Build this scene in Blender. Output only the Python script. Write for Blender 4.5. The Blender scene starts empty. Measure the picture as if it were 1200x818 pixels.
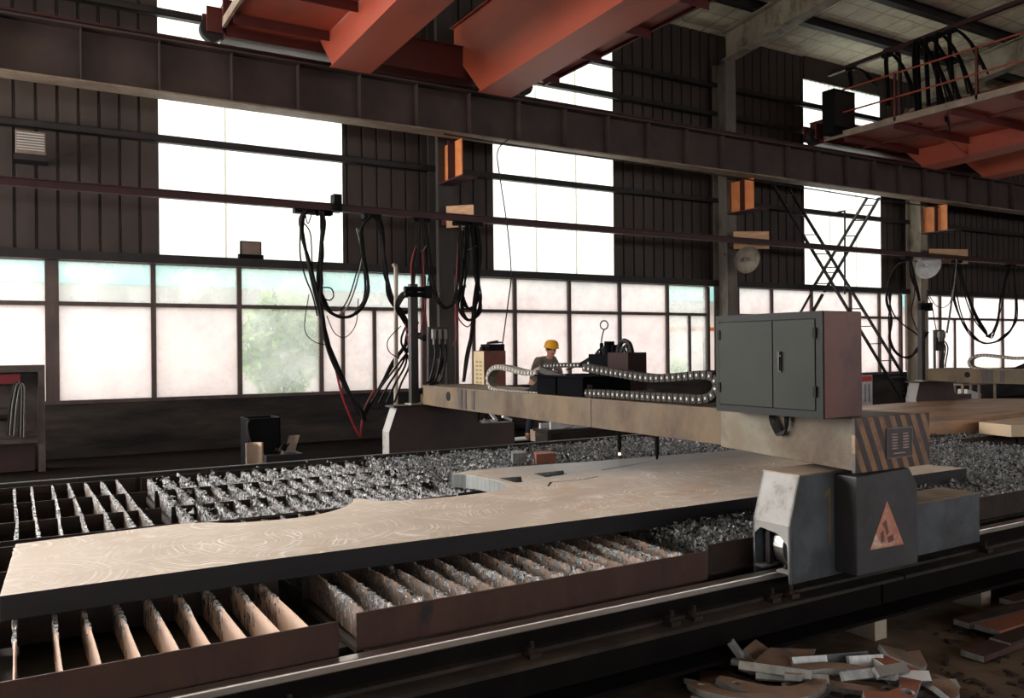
# gas cutting workshop, built in metres from a survey of the photograph
SKY, P_LEFT, P_FRONT, P_BAY = 3.1, 1950, 650, 5600
import bpy, bmesh, math, random
from mathutils import Vector, Matrix, noise as mnoise
from mathutils.geometry import delaunay_2d_cdt
S = bpy.context.scene
COL = S.collection
RND = random.Random(7)
# ------------------------------------------------------------------ camera
FPX, YAW, PITCH, ROLL, EYE = 979.85, math.radians(30.77671), math.radians(-0.031), math.radians(-0.52945), 1.75
CF = Vector((math.sin(YAW)*math.cos(PITCH), math.cos(YAW)*math.cos(PITCH), math.sin(PITCH)))
_r = Vector((math.cos(YAW), -math.sin(YAW), 0)); _u = _r.cross(CF)
CR = _r*math.cos(ROLL) + _u*math.sin(ROLL)
CU = _u*math.cos(ROLL) - _r*math.sin(ROLL)
CO = Vector((0, 0, EYE))
def at(px, py, axis, v):
    """survey helper: the world point seen at a photo pixel on the plane axis = v"""
    d = CF + CR*((px-600)/FPX) + CU*((409-py)/FPX)
    i = 'xyz'.index(axis)
    return CO + d*((v-CO[i])/d[i])
cam = bpy.data.objects.new('camera', bpy.data.cameras.new('camera'))
COL.objects.link(cam)
cam.matrix_world = Matrix(((CR.x, CU.x, -CF.x, 0), (CR.y, CU.y, -CF.y, 0), (CR.z, CU.z, -CF.z, EYE), (0, 0, 0, 1)))
cam.data.sensor_fit = 'HORIZONTAL'; cam.data.sensor_width = 36; cam.data.lens = FPX/1200*36
cam.data.clip_start = .05; cam.data.clip_end = 400
S.camera = cam
S.view_settings.view_transform = 'Standard'; S.view_settings.look = 'None'
S.view_settings.gamma = 1; S.view_settings.use_curve_mapping = False; S.view_settings.exposure = 0
cy = S.cycles
cy.use_denoising = True; cy.max_bounces = 8; cy.diffuse_bounces = 4; cy.glossy_bounces = 3
cy.transmission_bounces = 6; cy.transparent_max_bounces = 12; cy.caustics_reflective = False; cy.caustics_refractive = False
cy.sample_clamp_indirect = 6; cy.blur_glossy = .6

# ------------------------------------------------------------------ mesh builder
class MB:
    def __init__(s): s.v = []; s.f = []
    def add(s, vs, fs):
        n = len(s.v); s.v += [tuple(v) for v in vs]; s.f += [tuple(i+n for i in f) for f in fs]; return s
    def box(s, x0, x1, y0, y1, z0, z1):
        return s.add([(x0,y0,z0),(x1,y0,z0),(x1,y1,z0),(x0,y1,z0),(x0,y0,z1),(x1,y0,z1),(x1,y1,z1),(x0,y1,z1)],
                     [(0,3,2,1),(4,5,6,7),(0,1,5,4),(1,2,6,5),(2,3,7,6),(3,0,4,7)])
    def obox(s, c, size, M):
        a, b, d = [q/2 for q in size]; c = Vector(c)
        vs = [c + M @ Vector((x*a, y*b, z*d)) for x, y, z in ((-1,-1,-1),(1,-1,-1),(1,1,-1),(-1,1,-1),(-1,-1,1),(1,-1,1),(1,1,1),(-1,1,1))]
        return s.add(vs, [(0,3,2,1),(4,5,6,7),(0,1,5,4),(1,2,6,5),(2,3,7,6),(3,0,4,7)])
    def bar(s, p, q, w, h=None, up=(0,0,1)):
        """square bar from p to q"""
        p, q = Vector(p), Vector(q); d = (q-p); L = d.length; d.normalize()
        u = Vector(up)
        if abs(d.dot(u)) > .98: u = Vector((1,0,0))
        x = d.cross(u).normalized(); z = x.cross(d)
        M = Matrix((x, d, z)).transposed()
        return s.obox((p+q)/2, (w, L, h or w), M)
    def prism(s, poly, plane, a, b):
        n = len(poly)
        m = {'xy': lambda p, t: (p[0], p[1], t), 'xz': lambda p, t: (p[0], t, p[1]), 'yz': lambda p, t: (t, p[0], p[1])}[plane]
        return s.add([m(p, a) for p in poly] + [m(p, b) for p in poly],
              [tuple(range(n)), tuple(range(2*n-1, n-1, -1))] + [(i, (i+1) % n, n+(i+1) % n, n+i) for i in range(n)])
    def plate(s, outline, holes, z0, z1, M=None):
        """flat plate with holes, outline in xy"""
        loops = [outline] + list(holes); vs = []; es = []
        for lp in loops:
            n0 = len(vs); vs += [Vector(p) for p in lp]
            es += [(n0+i, n0+(i+1) % len(lp)) for i in range(len(lp))]
        fs = []; n0 = 0
        for lp in loops:
            fs.append(list(range(n0, n0+len(lp)))); n0 += len(lp)
        r = delaunay_2d_cdt(vs, [], fs, 2, 1e-6)
        pv, pf = r[0], r[2]; n = len(pv)
        V = [(p.x, p.y, z1) for p in pv] + [(p.x, p.y, z0) for p in pv]
        F = [tuple(f) for f in pf] + [tuple(n+i for i in reversed(f)) for f in pf]
        ec = {}
        for f in pf:
            for i in range(len(f)):
                a, b = f[i], f[(i+1) % len(f)]
                ec[(a, b)] = 1
        for (a, b) in ec:
            if (b, a) not in ec: F.append((b, a, n+a, n+b))
        if M is not None: V = [tuple(M @ Vector(p)) for p in V]
        return s.add(V, F)
    def cyl(s, p, q, r, n=12, r2=None):
        p, q = Vector(p), Vector(q); d = (q-p).normalized(); r2 = r if r2 is None else r2
        u = Vector((0,0,1)) if abs(d.z) < .9 else Vector((1,0,0))
        x = d.cross(u).normalized(); y = d.cross(x)
        vs = []
        for c, rr in ((p, r), (q, r2)):
            vs += [c + x*(rr*math.cos(2*math.pi*i/n)) + y*(rr*math.sin(2*math.pi*i/n)) for i in range(n)]
        return s.add(vs, [tuple(range(n)), tuple(range(2*n-1, n-1, -1))] + [(i, (i+1) % n, n+(i+1) % n, n+i) for i in range(n)])
    def tube(s, pts, r, n=6, sub=6):
        P = [Vector(p) for p in pts]
        if sub > 1 and len(P) > 2:
            Q = []
            for i in range(len(P)-1):
                a = P[max(i-1, 0)]; b = P[i]; c = P[i+1]; d = P[min(i+2, len(P)-1)]
                for k in range(sub):
                    t = k/sub
                    Q.append(.5*((2*b)+(c-a)*t+(2*a-5*b+4*c-d)*t*t+(3*b-a-3*c+d)*t**3))
            P = Q + [P[-1]]
        vs = []; fs = []; x = None
        for i, p in enumerate(P):
            d = (P[min(i+1, len(P)-1)] - P[max(i-1, 0)])
            d = d.normalized() if d.length > 1e-9 else Vector((0,0,1))
            if x is None:
                u = Vector((0,0,1)) if abs(d.z) < .9 else Vector((1,0,0)); x = d.cross(u).normalized()
            x = (x - d*x.dot(d)); x = x.normalized() if x.length > 1e-6 else d.orthogonal().normalized()
            y = d.cross(x)
            vs += [p + x*(r*math.cos(2*math.pi*k/n)) + y*(r*math.sin(2*math.pi*k/n)) for k in range(n)]
        m = len(P)
        for i in range(m-1):
            fs += [(i*n+k, i*n+(k+1) % n, (i+1)*n+(k+1) % n, (i+1)*n+k) for k in range(n)]
        fs += [tuple(range(n-1, -1, -1)), tuple((m-1)*n+k for k in range(n))]
        return s.add(vs, fs)
    def lathe(s, prof, M, n=24, close=False):
        vs = []; fs = []
        for r, z in prof:
            vs += [M @ Vector((r*math.cos(2*math.pi*k/n), r*math.sin(2*math.pi*k/n), z)) for k in range(n)]
        m = len(prof)
        for i in range(m-1):
            fs += [(i*n+k, i*n+(k+1) % n, (i+1)*n+(k+1) % n, (i+1)*n+k) for k in range(n)]
        fs += [tuple(range(n-1, -1, -1)), tuple((m-1)*n+k for k in range(n))]
        return s.add(vs, fs)
    def build(s, name, m, parent=None, smooth=False, bevel=0, local=False):
        me = bpy.data.meshes.new(name)
        vs = s.v
        if parent is not None and not local:
            o0 = root_loc(parent); vs = [(v[0]-o0[0], v[1]-o0[1], v[2]-o0[2]) for v in vs]
        me.from_pydata(vs, [], s.f)
        bm = bmesh.new(); bm.from_mesh(me); bmesh.ops.recalc_face_normals(bm, faces=bm.faces); bm.to_mesh(me); bm.free()
        if smooth:
            for p in me.polygons: p.use_smooth = True
        me.materials.append(m)
        o = bpy.data.objects.new(name, me); COL.objects.link(o)
        if parent is not None: o.parent = parent
        if bevel:
            b = o.modifiers.new('bevel', 'BEVEL'); b.width = bevel; b.segments = 2; b.limit_method = 'ANGLE'
        return o
ROOTS = {}
def root_loc(o):
    while o.parent: o = o.parent
    return ROOTS.get(o.name, tuple(o.location))
def thing(name, label, cat, loc=(0,0,0), group=None):
    o = bpy.data.objects.new(name, None); COL.objects.link(o); o.location = loc; o.empty_display_size = .1
    ROOTS[o.name] = tuple(loc)
    o['label'] = label; o['category'] = cat
    if group: o['group'] = group
    return o
def tag(o, label, cat, group=None, kind=None):
    o['label'] = label; o['category'] = cat
    if group: o['group'] = group
    if kind: o['kind'] = kind
    return o
def struct(o, label=None):
    o['kind'] = 'structure'
    if label: o['label'] = label
    return o
def copy_tree(o, parent=None):
    c = o.copy(); COL.objects.link(c)
    if parent is not None: c.parent = parent
    for ch in list(o.children): copy_tree(ch, c)
    return c

# ------------------------------------------------------------------ materials
def lin(c): return tuple(((v/255)/12.92 if v/255 <= .04045 else ((v/255+.055)/1.055)**2.4) for v in c) + (1,)
class NT:
    def __init__(s, name):
        s.m = bpy.data.materials.new(name); s.m.use_nodes = True; s.t = s.m.node_tree
        s.b = s.t.nodes['Principled BSDF']; s.out = s.t.nodes['Material Output']
    def n(s, typ, **kw):
        o = s.t.nodes.new(typ)
        for k, v in kw.items():
            if k.startswith('_'): setattr(o, k[1:], v)
            else: o.inputs[k.replace('_', ' ')].default_value = v
        return o
    def l(s, a, b): s.t.links.new(a, b)
    def coord(s, scale=(1,1,1), kind='Object'):
        tc = s.n('ShaderNodeTexCoord'); mp = s.n('ShaderNodeMapping'); mp.inputs['Scale'].default_value = scale
        s.l(tc.outputs[kind], mp.inputs['Vector']); return mp.outputs['Vector']
    def noise(s, vec, scale, detail=6, rough=.6, dist=0):
        o = s.n('ShaderNodeTexNoise'); o.inputs['Scale'].default_value = scale; o.inputs['Detail'].default_value = detail
        o.inputs['Roughness'].default_value = rough; o.inputs['Distortion'].default_value = dist
        s.l(vec, o.inputs['Vector']); return o.outputs['Fac']
    def ramp(s, fac, stops):
        o = s.n('ShaderNodeValToRGB'); e = o.color_ramp.elements
        while len(e) < len(stops): e.new(.5)
        for k, (p, c) in enumerate(stops): e[k].position = p; e[k].color = c if len(c) == 4 else lin(c)
        s.l(fac, o.inputs['Fac']); return o.outputs['Color']
def cmix(nt, fac, a, b, mode='MIX'):
    o = nt.t.nodes.new('ShaderNodeMix'); o.data_type = 'RGBA'; o.blend_type = mode
    socks = (o.inputs[0], o.inputs[6], o.inputs[7])
    for sock, v in zip(socks, (fac, a, b)):
        if hasattr(v, 'is_output'): nt.l(v, sock)
        elif isinstance(v, (int, float)): sock.default_value = v
        else: sock.default_value = v if len(v) == 4 else lin(v)
    return o.outputs[2]
def mat(name, c1, c2=None, rough=.6, metal=0, scale=6, stretch=(1,1,1), lo=.35, hi=.65, bump=0, bscale=None, c3=None, s3=2, lo3=.5, hi3=.7, spec=.4, rvar=0):
    nt = NT(name); b = nt.b
    b.inputs['Roughness'].default_value = rough; b.inputs['Metallic'].default_value = metal
    b.inputs['Specular IOR Level'].default_value = spec
    vec = nt.coord(stretch)
    if c2:
        f = nt.noise(vec, scale)
        col = nt.ramp(f, [(lo, c1), (hi, c2)])
        if c3:
            f3 = nt.noise(vec, s3, 8, .65)
            k = nt.ramp(f3, [(lo3, (0,0,0,1)), (hi3, (1,1,1,1))])
            col = cmix(nt, k, col, c3)
        nt.l(col, b.inputs['Base Color'])
        if rvar:
            r = nt.n('ShaderNodeMapRange'); r.inputs['To Min'].default_value = rough-rvar; r.inputs['To Max'].default_value = rough+rvar
            nt.l(f, r.inputs['Value']); nt.l(r.outputs['Result'], b.inputs['Roughness'])
    else: b.inputs['Base Color'].default_value = lin(c1)
    if bump:
        bp = nt.n('ShaderNodeBump'); bp.inputs['Strength'].default_value = bump; bp.inputs['Distance'].default_value = .02
        nt.l(nt.noise(vec, bscale or scale*4, 8), bp.inputs['Height']); nt.l(bp.outputs['Normal'], b.inputs['Normal'])
    return nt.m
M = {}
M['cladding'] = mat('cladding', (60,52,51), (76,65,60), .6, 0, 1.2, (1,1,.25), bump=.1)
M['dark_steel'] = mat('dark_steel', (32,29,31), (48,42,42), .55, 0, 3, bump=.1)
M['girder_brown'] = mat('girder_brown', (60,48,48), (78,62,58), .6, 0, 1.5, bump=.08)
M['flange_tan'] = mat('flange_tan', (120,104,92), (150,132,114), .6, 0, 3)
M['column_paint'] = mat('column_paint', (176,164,146), (140,130,116), .55, 0, 2, (1,1,.4), c3=(90,76,66), s3=3)
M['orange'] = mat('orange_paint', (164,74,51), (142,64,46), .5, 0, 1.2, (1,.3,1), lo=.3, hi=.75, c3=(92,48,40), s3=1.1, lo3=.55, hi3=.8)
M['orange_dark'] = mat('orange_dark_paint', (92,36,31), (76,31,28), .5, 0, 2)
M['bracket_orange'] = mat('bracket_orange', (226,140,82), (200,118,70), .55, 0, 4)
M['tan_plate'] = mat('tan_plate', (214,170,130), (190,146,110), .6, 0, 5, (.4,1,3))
M['maroon'] = mat('maroon_paint', (70,34,34), (54,30,30), .5, 0, 4)
M['black'] = mat('black_rubber', (10,10,12), (16,15,17), .6, 0, 6, spec=.12)
M['cable'] = mat('cable_sheath', (15,14,16), (26,24,24), .6, 0, 12, spec=.15)
M['red_cable'] = mat('red_cable', (150,36,44), (120,30,38), .5, 0, 8)
M['grey_cable'] = mat('grey_cable', (110,108,106), (140,136,132), .5, 0, 8)
M['rail_steel'] = mat('rail_steel', (214,210,206), (236,232,228), .3, 1, 12, (.1,1,1))
M['rust'] = mat('rusty_steel', (40,32,29), (60,44,38), .75, 0, 5, c3=(28,24,23), s3=3, bump=.25)
M['tray_front'] = mat('tray_front', (66,45,39), (82,56,46), .7, 0, 4, (1,1,.5), c3=(46,42,42), s3=5, lo3=.58, hi3=.68, bump=.2)
M['beam_dark'] = mat('support_beam', (34,30,29), (48,42,38), .7, 0, 4, c3=(70,58,48), s3=2, bump=.2)
M['slat_clean'] = mat('slat_clean', (250,222,202), (234,200,178), .5, .15, 6, (1,1,3), c3=(190,148,120), s3=7, lo3=.6, hi3=.75)
M['slat_rust'] = mat('slat_rust', (122,97,83), (156,134,119), .55, .25, 9, c3=(112,114,115), s3=14, lo3=.5, hi3=.6, bump=.4)
M['slag'] = mat('slag_crust', (84,87,89), (188,190,192), .3, .75, 30, lo=.32, hi=.62, c3=(26,26,28), s3=44, lo3=.52, hi3=.6, bump=.8, bscale=90, rvar=.15)
M['cut_edge'] = mat('cut_edge', (104,107,107), (140,143,141), .45, .5, 30, (3,3,.1), bump=.2)
M['beam_paint'] = mat('beam_paint', (104,87,66), (90,80,67), .6, 0, 3, (1,1,.6), c3=(66,51,39), s3=2.2, lo3=.44, hi3=.68, bump=.08, spec=.2)
M['beam_end'] = mat('beam_end_paint', (100,90,72), (122,118,104), .5, .05, 2, c3=(72,56,43), s3=2.4, lo3=.46, hi3=.66, spec=.25)
M['carriage'] = mat('carriage_paint', (92,99,106), (74,79,84), .5, .1, 4, c3=(64,66,70), s3=3, lo3=.48, hi3=.68, bump=.08)
M['carriage_light'] = mat('carriage_lit_paint', (142,141,138), (126,124,121), .55, .05, 5, c3=(96,82,73), s3=5, lo3=.55, hi3=.7, bump=.1)  # carriage paint lightened for the end faces that catch the light
M['housing'] = mat('housing_paint', (64,64,67), (78,78,81), .55, .1, 3, c3=(60,58,60), s3=4)
M['cabinet'] = mat('cabinet_paint', (47,50,46), (43,46,43), .6, 0, 2, c3=(36,39,37), s3=1.6, lo3=.45, hi3=.75, spec=.15)
M['cabinet_edge'] = mat('cabinet_edge_paint', (40,42,41), (35,37,37), .6, 0, 3, spec=.15)
M['cabinet_side'] = mat('cabinet_side_tone', (120,80,74), (98,68,66), .45, .05, 2.2, c3=(68,54,58), s3=2.6, lo3=.5, hi3=.7)  # side panel in a separate reddish brown tone
M['plastic_chain'] = mat('chain_plastic', (104,99,90), (122,116,106), .5, 0, 20)
M['chain_dark'] = mat('chain_dark_plastic', (40,37,35), (54,50,46), .6, 0, 20, spec=.15)
M['chain_stud'] = mat('chain_stud', (196,192,184), None, .4)
M['cream'] = mat('cream_paint', (232,210,170), (216,194,156), .5, 0, 4)
M['brown_box'] = mat('brown_paint', (124,66,46), (104,56,42), .5, 0, 4)
M['white_paint'] = mat('white_paint', (226,226,226), (204,204,204), .5, 0, 5)
M['floor'] = mat('floor', (92,79,66), (116,99,82), .8, 0, 3, c3=(46,41,37), s3=1.4, lo3=.48, hi3=.68, bump=.5, bscale=14)
M['floor_shaded'] = mat('shaded_floor', (24,21,20), (34,30,28), .95, 0, 2, c3=(17,15,15), bump=.3, bscale=14, spec=.0)  # floor darkened near black: shade behind the trays put into the colour
M['column_dark'] = mat('column_shaded_paint', (78,73,70), (60,56,54), .6, 0, 2, (1,1,.4))  # column paint darkened for the first column's unlit front
M['column_mid'] = mat('column_part_shaded_paint', (126,118,108), (104,97,90), .6, 0, 2, (1,1,.4), c3=(78,70,64), s3=3)  # same column paint, part darkened for the second column
M['matte_black'] = mat('matte_black', (9,9,12), (14,14,17), .9, 0, 5, spec=0.02)
M['beam_web'] = mat('shaded_web', (20,18,18), (28,25,24), .85, 0, 4, spec=.05)  # beam colour blackened for the unlit web below the flange
M['brick'] = mat('dirty_plaster', (48,43,42), (74,66,62), .8, 0, 2, (.35,1,1.8), c3=(24,23,25), s3=1.1, lo3=.42, hi3=.62, bump=.3)
M['wood_frame'] = mat('window_frame', (104,88,84), (80,68,66), .55, 0, 4, (1,1,.3))
M['offcut'] = mat('offcut_face', (128,104,90), (148,124,108), .55, .3, 7, c3=(106,102,100), s3=6, lo3=.52, hi3=.66, bump=.15)
M['offcut_red'] = mat('offcut_rust_face', (150,92,70), (134,84,66), .6, .2, 7, c3=(112,88,78), s3=6)
M['offcut_grey'] = mat('offcut_cut_face', (190,192,192), (150,154,156), .4, .5, 18, (1,1,.2), bump=.2)
M['skin'] = mat('skin', (228,168,142), None, .5)
M['helmet'] = mat('helmet_plastic', (240,172,40), None, .3)
M['jacket'] = mat('jacket_cloth', (134,124,117), (112,104,101), .9, 0, 9)
M['trousers'] = mat('trouser_cloth', (38,42,64), (30,34,52), .9, 0, 9)
M['sleeve'] = mat('pale_sleeve_cloth', (196,184,180), None, .9)
M['boot'] = mat('boot_leather', (120,84,60), (80,58,46), .7, 0, 9)
M['paper'] = mat('cardboard', (206,184,166), (186,164,148), .8, 0, 3)
M['red_paint'] = mat('red_paint', (216,60,60), None, .5)
M['leaf'] = mat('leaf', (170,205,90), (120,165,60), .7, 0, 3)
M['bark'] = mat('bark', (110,90,74), None, .9)
# ------------------------------------------------------------------ special materials
def m_plate():
    nt = NT('brushed_steel_plate'); b = nt.b; v = nt.coord()
    big = nt.noise(v, .9, 4)
    base = nt.ramp(big, [(.3, (188,171,156)), (.7, (212,196,181))])
    # grinding swirls: thin arcs from a strongly warped ring wave
    arcs = None
    for k, (sc, fr) in enumerate(((1.15, 30), (1.7, 22), (.8, 38))):
        tc = nt.n('ShaderNodeTexCoord'); mp = nt.n('ShaderNodeMapping'); mp.inputs['Location'].default_value = (k*3.7, k*1.9, 0); mp.inputs['Scale'].default_value = (1, 1, 0)
        nt.l(tc.outputs['Object'], mp.inputs['Vector'])
        vo = nt.n('ShaderNodeTexVoronoi', _feature='F1'); vo.inputs['Scale'].default_value = sc
        nt.l(mp.outputs['Vector'], vo.inputs['Vector'])
        ad = nt.n('ShaderNodeMath', _operation='MULTIPLY_ADD'); ad.inputs[1].default_value = .05
        nt.l(nt.noise(v, 3.2, 3), ad.inputs[0]); nt.l(vo.outputs['Distance'], ad.inputs[2])
        mu = nt.n('ShaderNodeMath', _operation='MULTIPLY'); nt.l(ad.outputs[0], mu.inputs[0]); mu.inputs[1].default_value = fr
        n1 = nt.n('ShaderNodeTexNoise', _noise_dimensions='1D'); n1.inputs['Scale'].default_value = 1.6; n1.inputs['Detail'].default_value = 4
        nt.l(mu.outputs[0], n1.inputs['W'])
        a = nt.ramp(n1.outputs['Fac'], [(.48, (0,0,0,1)), (.72, (1,1,1,1))])
        msk = nt.ramp(nt.noise(v, 3.4+k*1.1, 4), [(.47, (0,0,0,1)), (.68, (1,1,1,1))])
        a = cmix(nt, 1.0, a, msk, 'MULTIPLY')
        arcs = a if arcs is None else cmix(nt, 1.0, arcs, a, 'LIGHTEN')
    col = cmix(nt, .95, base, cmix(nt, arcs, base, (255,248,240)))
    rustm = nt.ramp(nt.noise(nt.coord((.7, 1.6, 1)), 1.7, 7, .7), [(.55, (0,0,0,1)), (.75, (.7,.7,.7,1))])
    sx = nt.n('ShaderNodeSeparateXYZ'); nt.l(v, sx.inputs[0])
    def rng(sock, a, b_):
        r = nt.n('ShaderNodeMapRange'); r.inputs['From Min'].default_value = a; r.inputs['From Max'].default_value = b_
        nt.l(sock, r.inputs['Value']); return r.outputs['Result']
    rx = cmix(nt, 1.0, rustm, rng(sx.outputs['X'], -1.3, -.1), 'MULTIPLY')
    col = cmix(nt, rx, col, (190,132,92))
    # cooler bare zone round the burnt cuts
    gm = cmix(nt, 1.0, rng(sx.outputs['X'], -.1, .9), rng(sx.outputs['Y'], .55, 1.05), 'MULTIPLY')
    col = cmix(nt, gm, col, (150,147,146))
    nt.l(col, b.inputs['Base Color'])
    b.inputs['Metallic'].default_value = .25
    r = nt.n('ShaderNodeMapRange'); r.inputs['To Min'].default_value = .5; r.inputs['To Max'].default_value = .34
    nt.l(arcs, r.inputs['Value']); nt.l(r.outputs['Result'], b.inputs['Roughness'])
    bp = nt.n('ShaderNodeBump'); bp.inputs['Strength'].default_value = .12; bp.inputs['Distance'].default_value = .01
    nt.l(nt.noise(v, 30, 6), bp.inputs['Height']); nt.l(bp.outputs['Normal'], b.inputs['Normal'])
    return nt.m
M['plate'] = m_plate()
M['plate_edge'] = mat('plate_shaded_edge', (27,26,29), (36,34,36), .55, .1, 8, (.3,1,2))  # near-black front edge, its shade put into the colour

def m_hazard():
    nt = NT('hazard_stripes'); b = nt.b; v = nt.coord()
    sx = nt.n('ShaderNodeSeparateXYZ'); nt.l(v, sx.inputs[0])
    a = nt.n('ShaderNodeMath', _operation='MULTIPLY'); nt.l(sx.outputs['Z'], a.inputs[0]); a.inputs[1].default_value = .46
    s_ = nt.n('ShaderNodeMath', _operation='ADD'); nt.l(sx.outputs['X'], s_.inputs[0]); nt.l(a.outputs[0], s_.inputs[1])
    f = nt.n('ShaderNodeMath', _operation='MULTIPLY'); nt.l(s_.outputs[0], f.inputs[0]); f.inputs[1].default_value = 10.5
    fr = nt.n('ShaderNodeMath', _operation='FRACT'); nt.l(f.outputs[0], fr.inputs[0])
    k = nt.ramp(fr.outputs[0], [(.5, (0,0,0,1)), (.53, (1,1,1,1))])
    col = cmix(nt, k, (56,48,52), (150,112,80))
    d = nt.ramp(nt.noise(v, 7, 8, .7), [(.45, (0,0,0,1)), (.7, (1,1,1,1))])
    col = cmix(nt, d, col, (84,66,60)); nt.l(col, b.inputs['Base Color']); b.inputs['Roughness'].default_value = .5
    return nt.m
M['hazard'] = m_hazard()

def m_insul():
    nt = NT('foil_insulation'); b = nt.b; v = nt.coord()
    w1 = nt.n('ShaderNodeTexWave', _bands_direction='X'); w1.inputs['Scale'].default_value = .42; w1.inputs['Distortion'].default_value = .8; w1.inputs['Detail'].default_value = 2
    w2 = nt.n('ShaderNodeTexWave', _bands_direction='Y'); w2.inputs['Scale'].default_value = .55; w2.inputs['Distortion'].default_value = .9; w2.inputs['Detail'].default_value = 2
    nt.l(v, w1.inputs['Vector']); nt.l(v, w2.inputs['Vector'])
    ln = nt.ramp(w1.outputs['Fac'], [(.0, (1,1,1,1)), (.03, (0,0,0,1))])
    ln2 = nt.ramp(w2.outputs['Fac'], [(.0, (1,1,1,1)), (.03, (0,0,0,1))])
    k = cmix(nt, 1.0, ln, ln2, 'LIGHTEN')
    base = nt.ramp(nt.noise(v, 2.4, 6), [(.3, (236,226,196)), (.7, (255,250,226))])
    nt.l(cmix(nt, k, base, (212,198,168)), b.inputs['Base Color'])
    b.inputs['Roughness'].default_value = .5; b.inputs['Metallic'].default_value = .0
    bp = nt.n('ShaderNodeBump'); bp.inputs['Strength'].default_value = 1.0; bp.inputs['Distance'].default_value = .12
    h = cmix(nt, .5, w1.outputs['Color'], w2.outputs['Color']); h2 = cmix(nt, .5, h, nt.noise(nt.coord((1, .45, 1)), 4.5, 6, .6, 1.2))
    nt.l(h2, bp.inputs['Height']); nt.l(bp.outputs['Normal'], b.inputs['Normal'])
    return nt.m
M['insul'] = m_insul()

def m_pane(name, tint, trans=.4, dirt=.5, mx=(250,248,246)):
    nt = NT(name); nt.t.nodes.remove(nt.b); v = nt.coord()
    tr = nt.n('ShaderNodeBsdfTransparent'); tr.inputs['Color'].default_value = (.96,.97,.96,1)
    tl = nt.n('ShaderNodeBsdfTranslucent'); df = nt.n('ShaderNodeBsdfDiffuse')
    n1 = nt.noise(v, 1.3, 6, .65)
    c_ = nt.ramp(n1, [(.3, tint), (.7, mx)]); nt.l(c_, tl.inputs['Color'])
    m1 = nt.n('ShaderNodeMixShader'); fac = nt.ramp(n1, [(.3, (trans+.12,)*3+(1,)), (.7, (trans-.1,)*3+(1,))])
    nt.l(fac, m1.inputs[0]); nt.l(tl.outputs[0], m1.inputs[1]); nt.l(tr.outputs[0], m1.inputs[2])
    # flecks of grime and grinding spatter
    sp = nt.noise(v, 38, 3, .5); sp2 = nt.noise(v, 2.2, 3)
    k = cmix(nt, 1.0, nt.ramp(sp, [(.70-.03*dirt, (0,0,0,1)), (.74, (1,1,1,1))]), nt.ramp(sp2, [(.5, (0,0,0,1)), (.62, (1,1,1,1))]), 'MULTIPLY')
    df.inputs['Color'].default_value = lin((96,88,84))
    m2 = nt.n('ShaderNodeMixShader'); nt.l(k, m2.inputs[0]); nt.l(m1.outputs[0], m2.inputs[1]); nt.l(df.outputs[0], m2.inputs[2])
    nt.l(m2.outputs[0], nt.out.inputs['Surface']); return nt.m
M['seam'] = m_pane('sheet_overlap', (196,192,186), .2, .2, mx=(214,210,204))
M['pane'] = m_pane('dusty_glass', (214,202,202), mx=(230,222,220))
M['pane_clear'] = m_pane('clearer_glass', (226,232,230), .72, .2, mx=(238,238,236))
M['strip'] = m_pane('translucent_sheet', (236,244,236), .3, .25)

# ------------------------------------------------------------------ building shell
YW = 15.6                                     # inner face of the window wall
XA, XB, YB = -11.0, 46.0, -10.0
ROOF0, SLOPE = 9.72, .12
COLX = (7.41, 15.27, 23.1, 31.0)
BAYX0, BAYX1 = -9.0, -2.6                      # unseen opening further left, added to let the bay light in
STRIPS = ((2.19, 5.515), (8.885, 12.13), (18.73, 22.05))
struct(MB().box(XA-.5, XB+.5, YB-.5, YW+.4, -.2, 0).build('floor', M['floor']), 'dark dirty concrete workshop floor')
struct(MB().box(XA, XB, 8.95, YW, 0, .006).build('floor_back', M['floor_shaded']), 'painted shade on the floor between the slat trays and the window wall').name = 'floor.002'

def corrugated(x0, x1, z0, z1, y, pitch=.31, depth=.045, t=.012):
    """trapezoid-ribbed sheet standing in the plane y"""
    xs = []
    k = math.floor(x0/pitch)
    while k*pitch < x1+pitch:
        b = k*pitch
        for dx, d in ((0, 0), (.012, depth), (.04, depth), (.052, 0)):
            xs.append((b+dx, d))
        k += 1
    P = [(x0, 0)] + [p for p in xs if x0+.01 < p[0] < x1-.01] + [(x1, 0)]
    m = MB(); vs = []; fs = []
    for x, d in P: vs += [(x, y+d, z0), (x, y+d, z1), (x, y+d+t, z0), (x, y+d+t, z1)]
    for i in range(len(P)-1):
        a = 4*i; b = a+4
        fs += [(a, b, b+1, a+1), (a+2, a+3, b+3, b+2), (a, a+2, b+2, b), (a+1, b+1, b+3, a+3)]
    fs += [(0, 1, 3, 2), (len(vs)-4, len(vs)-2, len(vs)-1, len(vs)-3)]
    m.add(vs, fs); return m
w = MB(); edges = [XA, BAYX0, BAYX1] + [e for s_ in STRIPS for e in s_] + [XB]
for i in range(0, len(edges), 2):
    c_ = corrugated(edges[i], edges[i+1], 3.3, 9.75, YW+.05); w.add(c_.v, c_.f)
w.box(BAYX0, BAYX1, YW+.04, YW+.06, 9.1, 9.75)
struct(w.build('wall_back', M['cladding']), 'dark brown corrugated metal cladding above the windows')
struct(MB().box(XA, XB, YW, YW+.3, 0, .93).build('wall_back_base', M['brick']), 'dirty dark plaster wall below the window band').name = 'wall_back.001'
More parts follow.
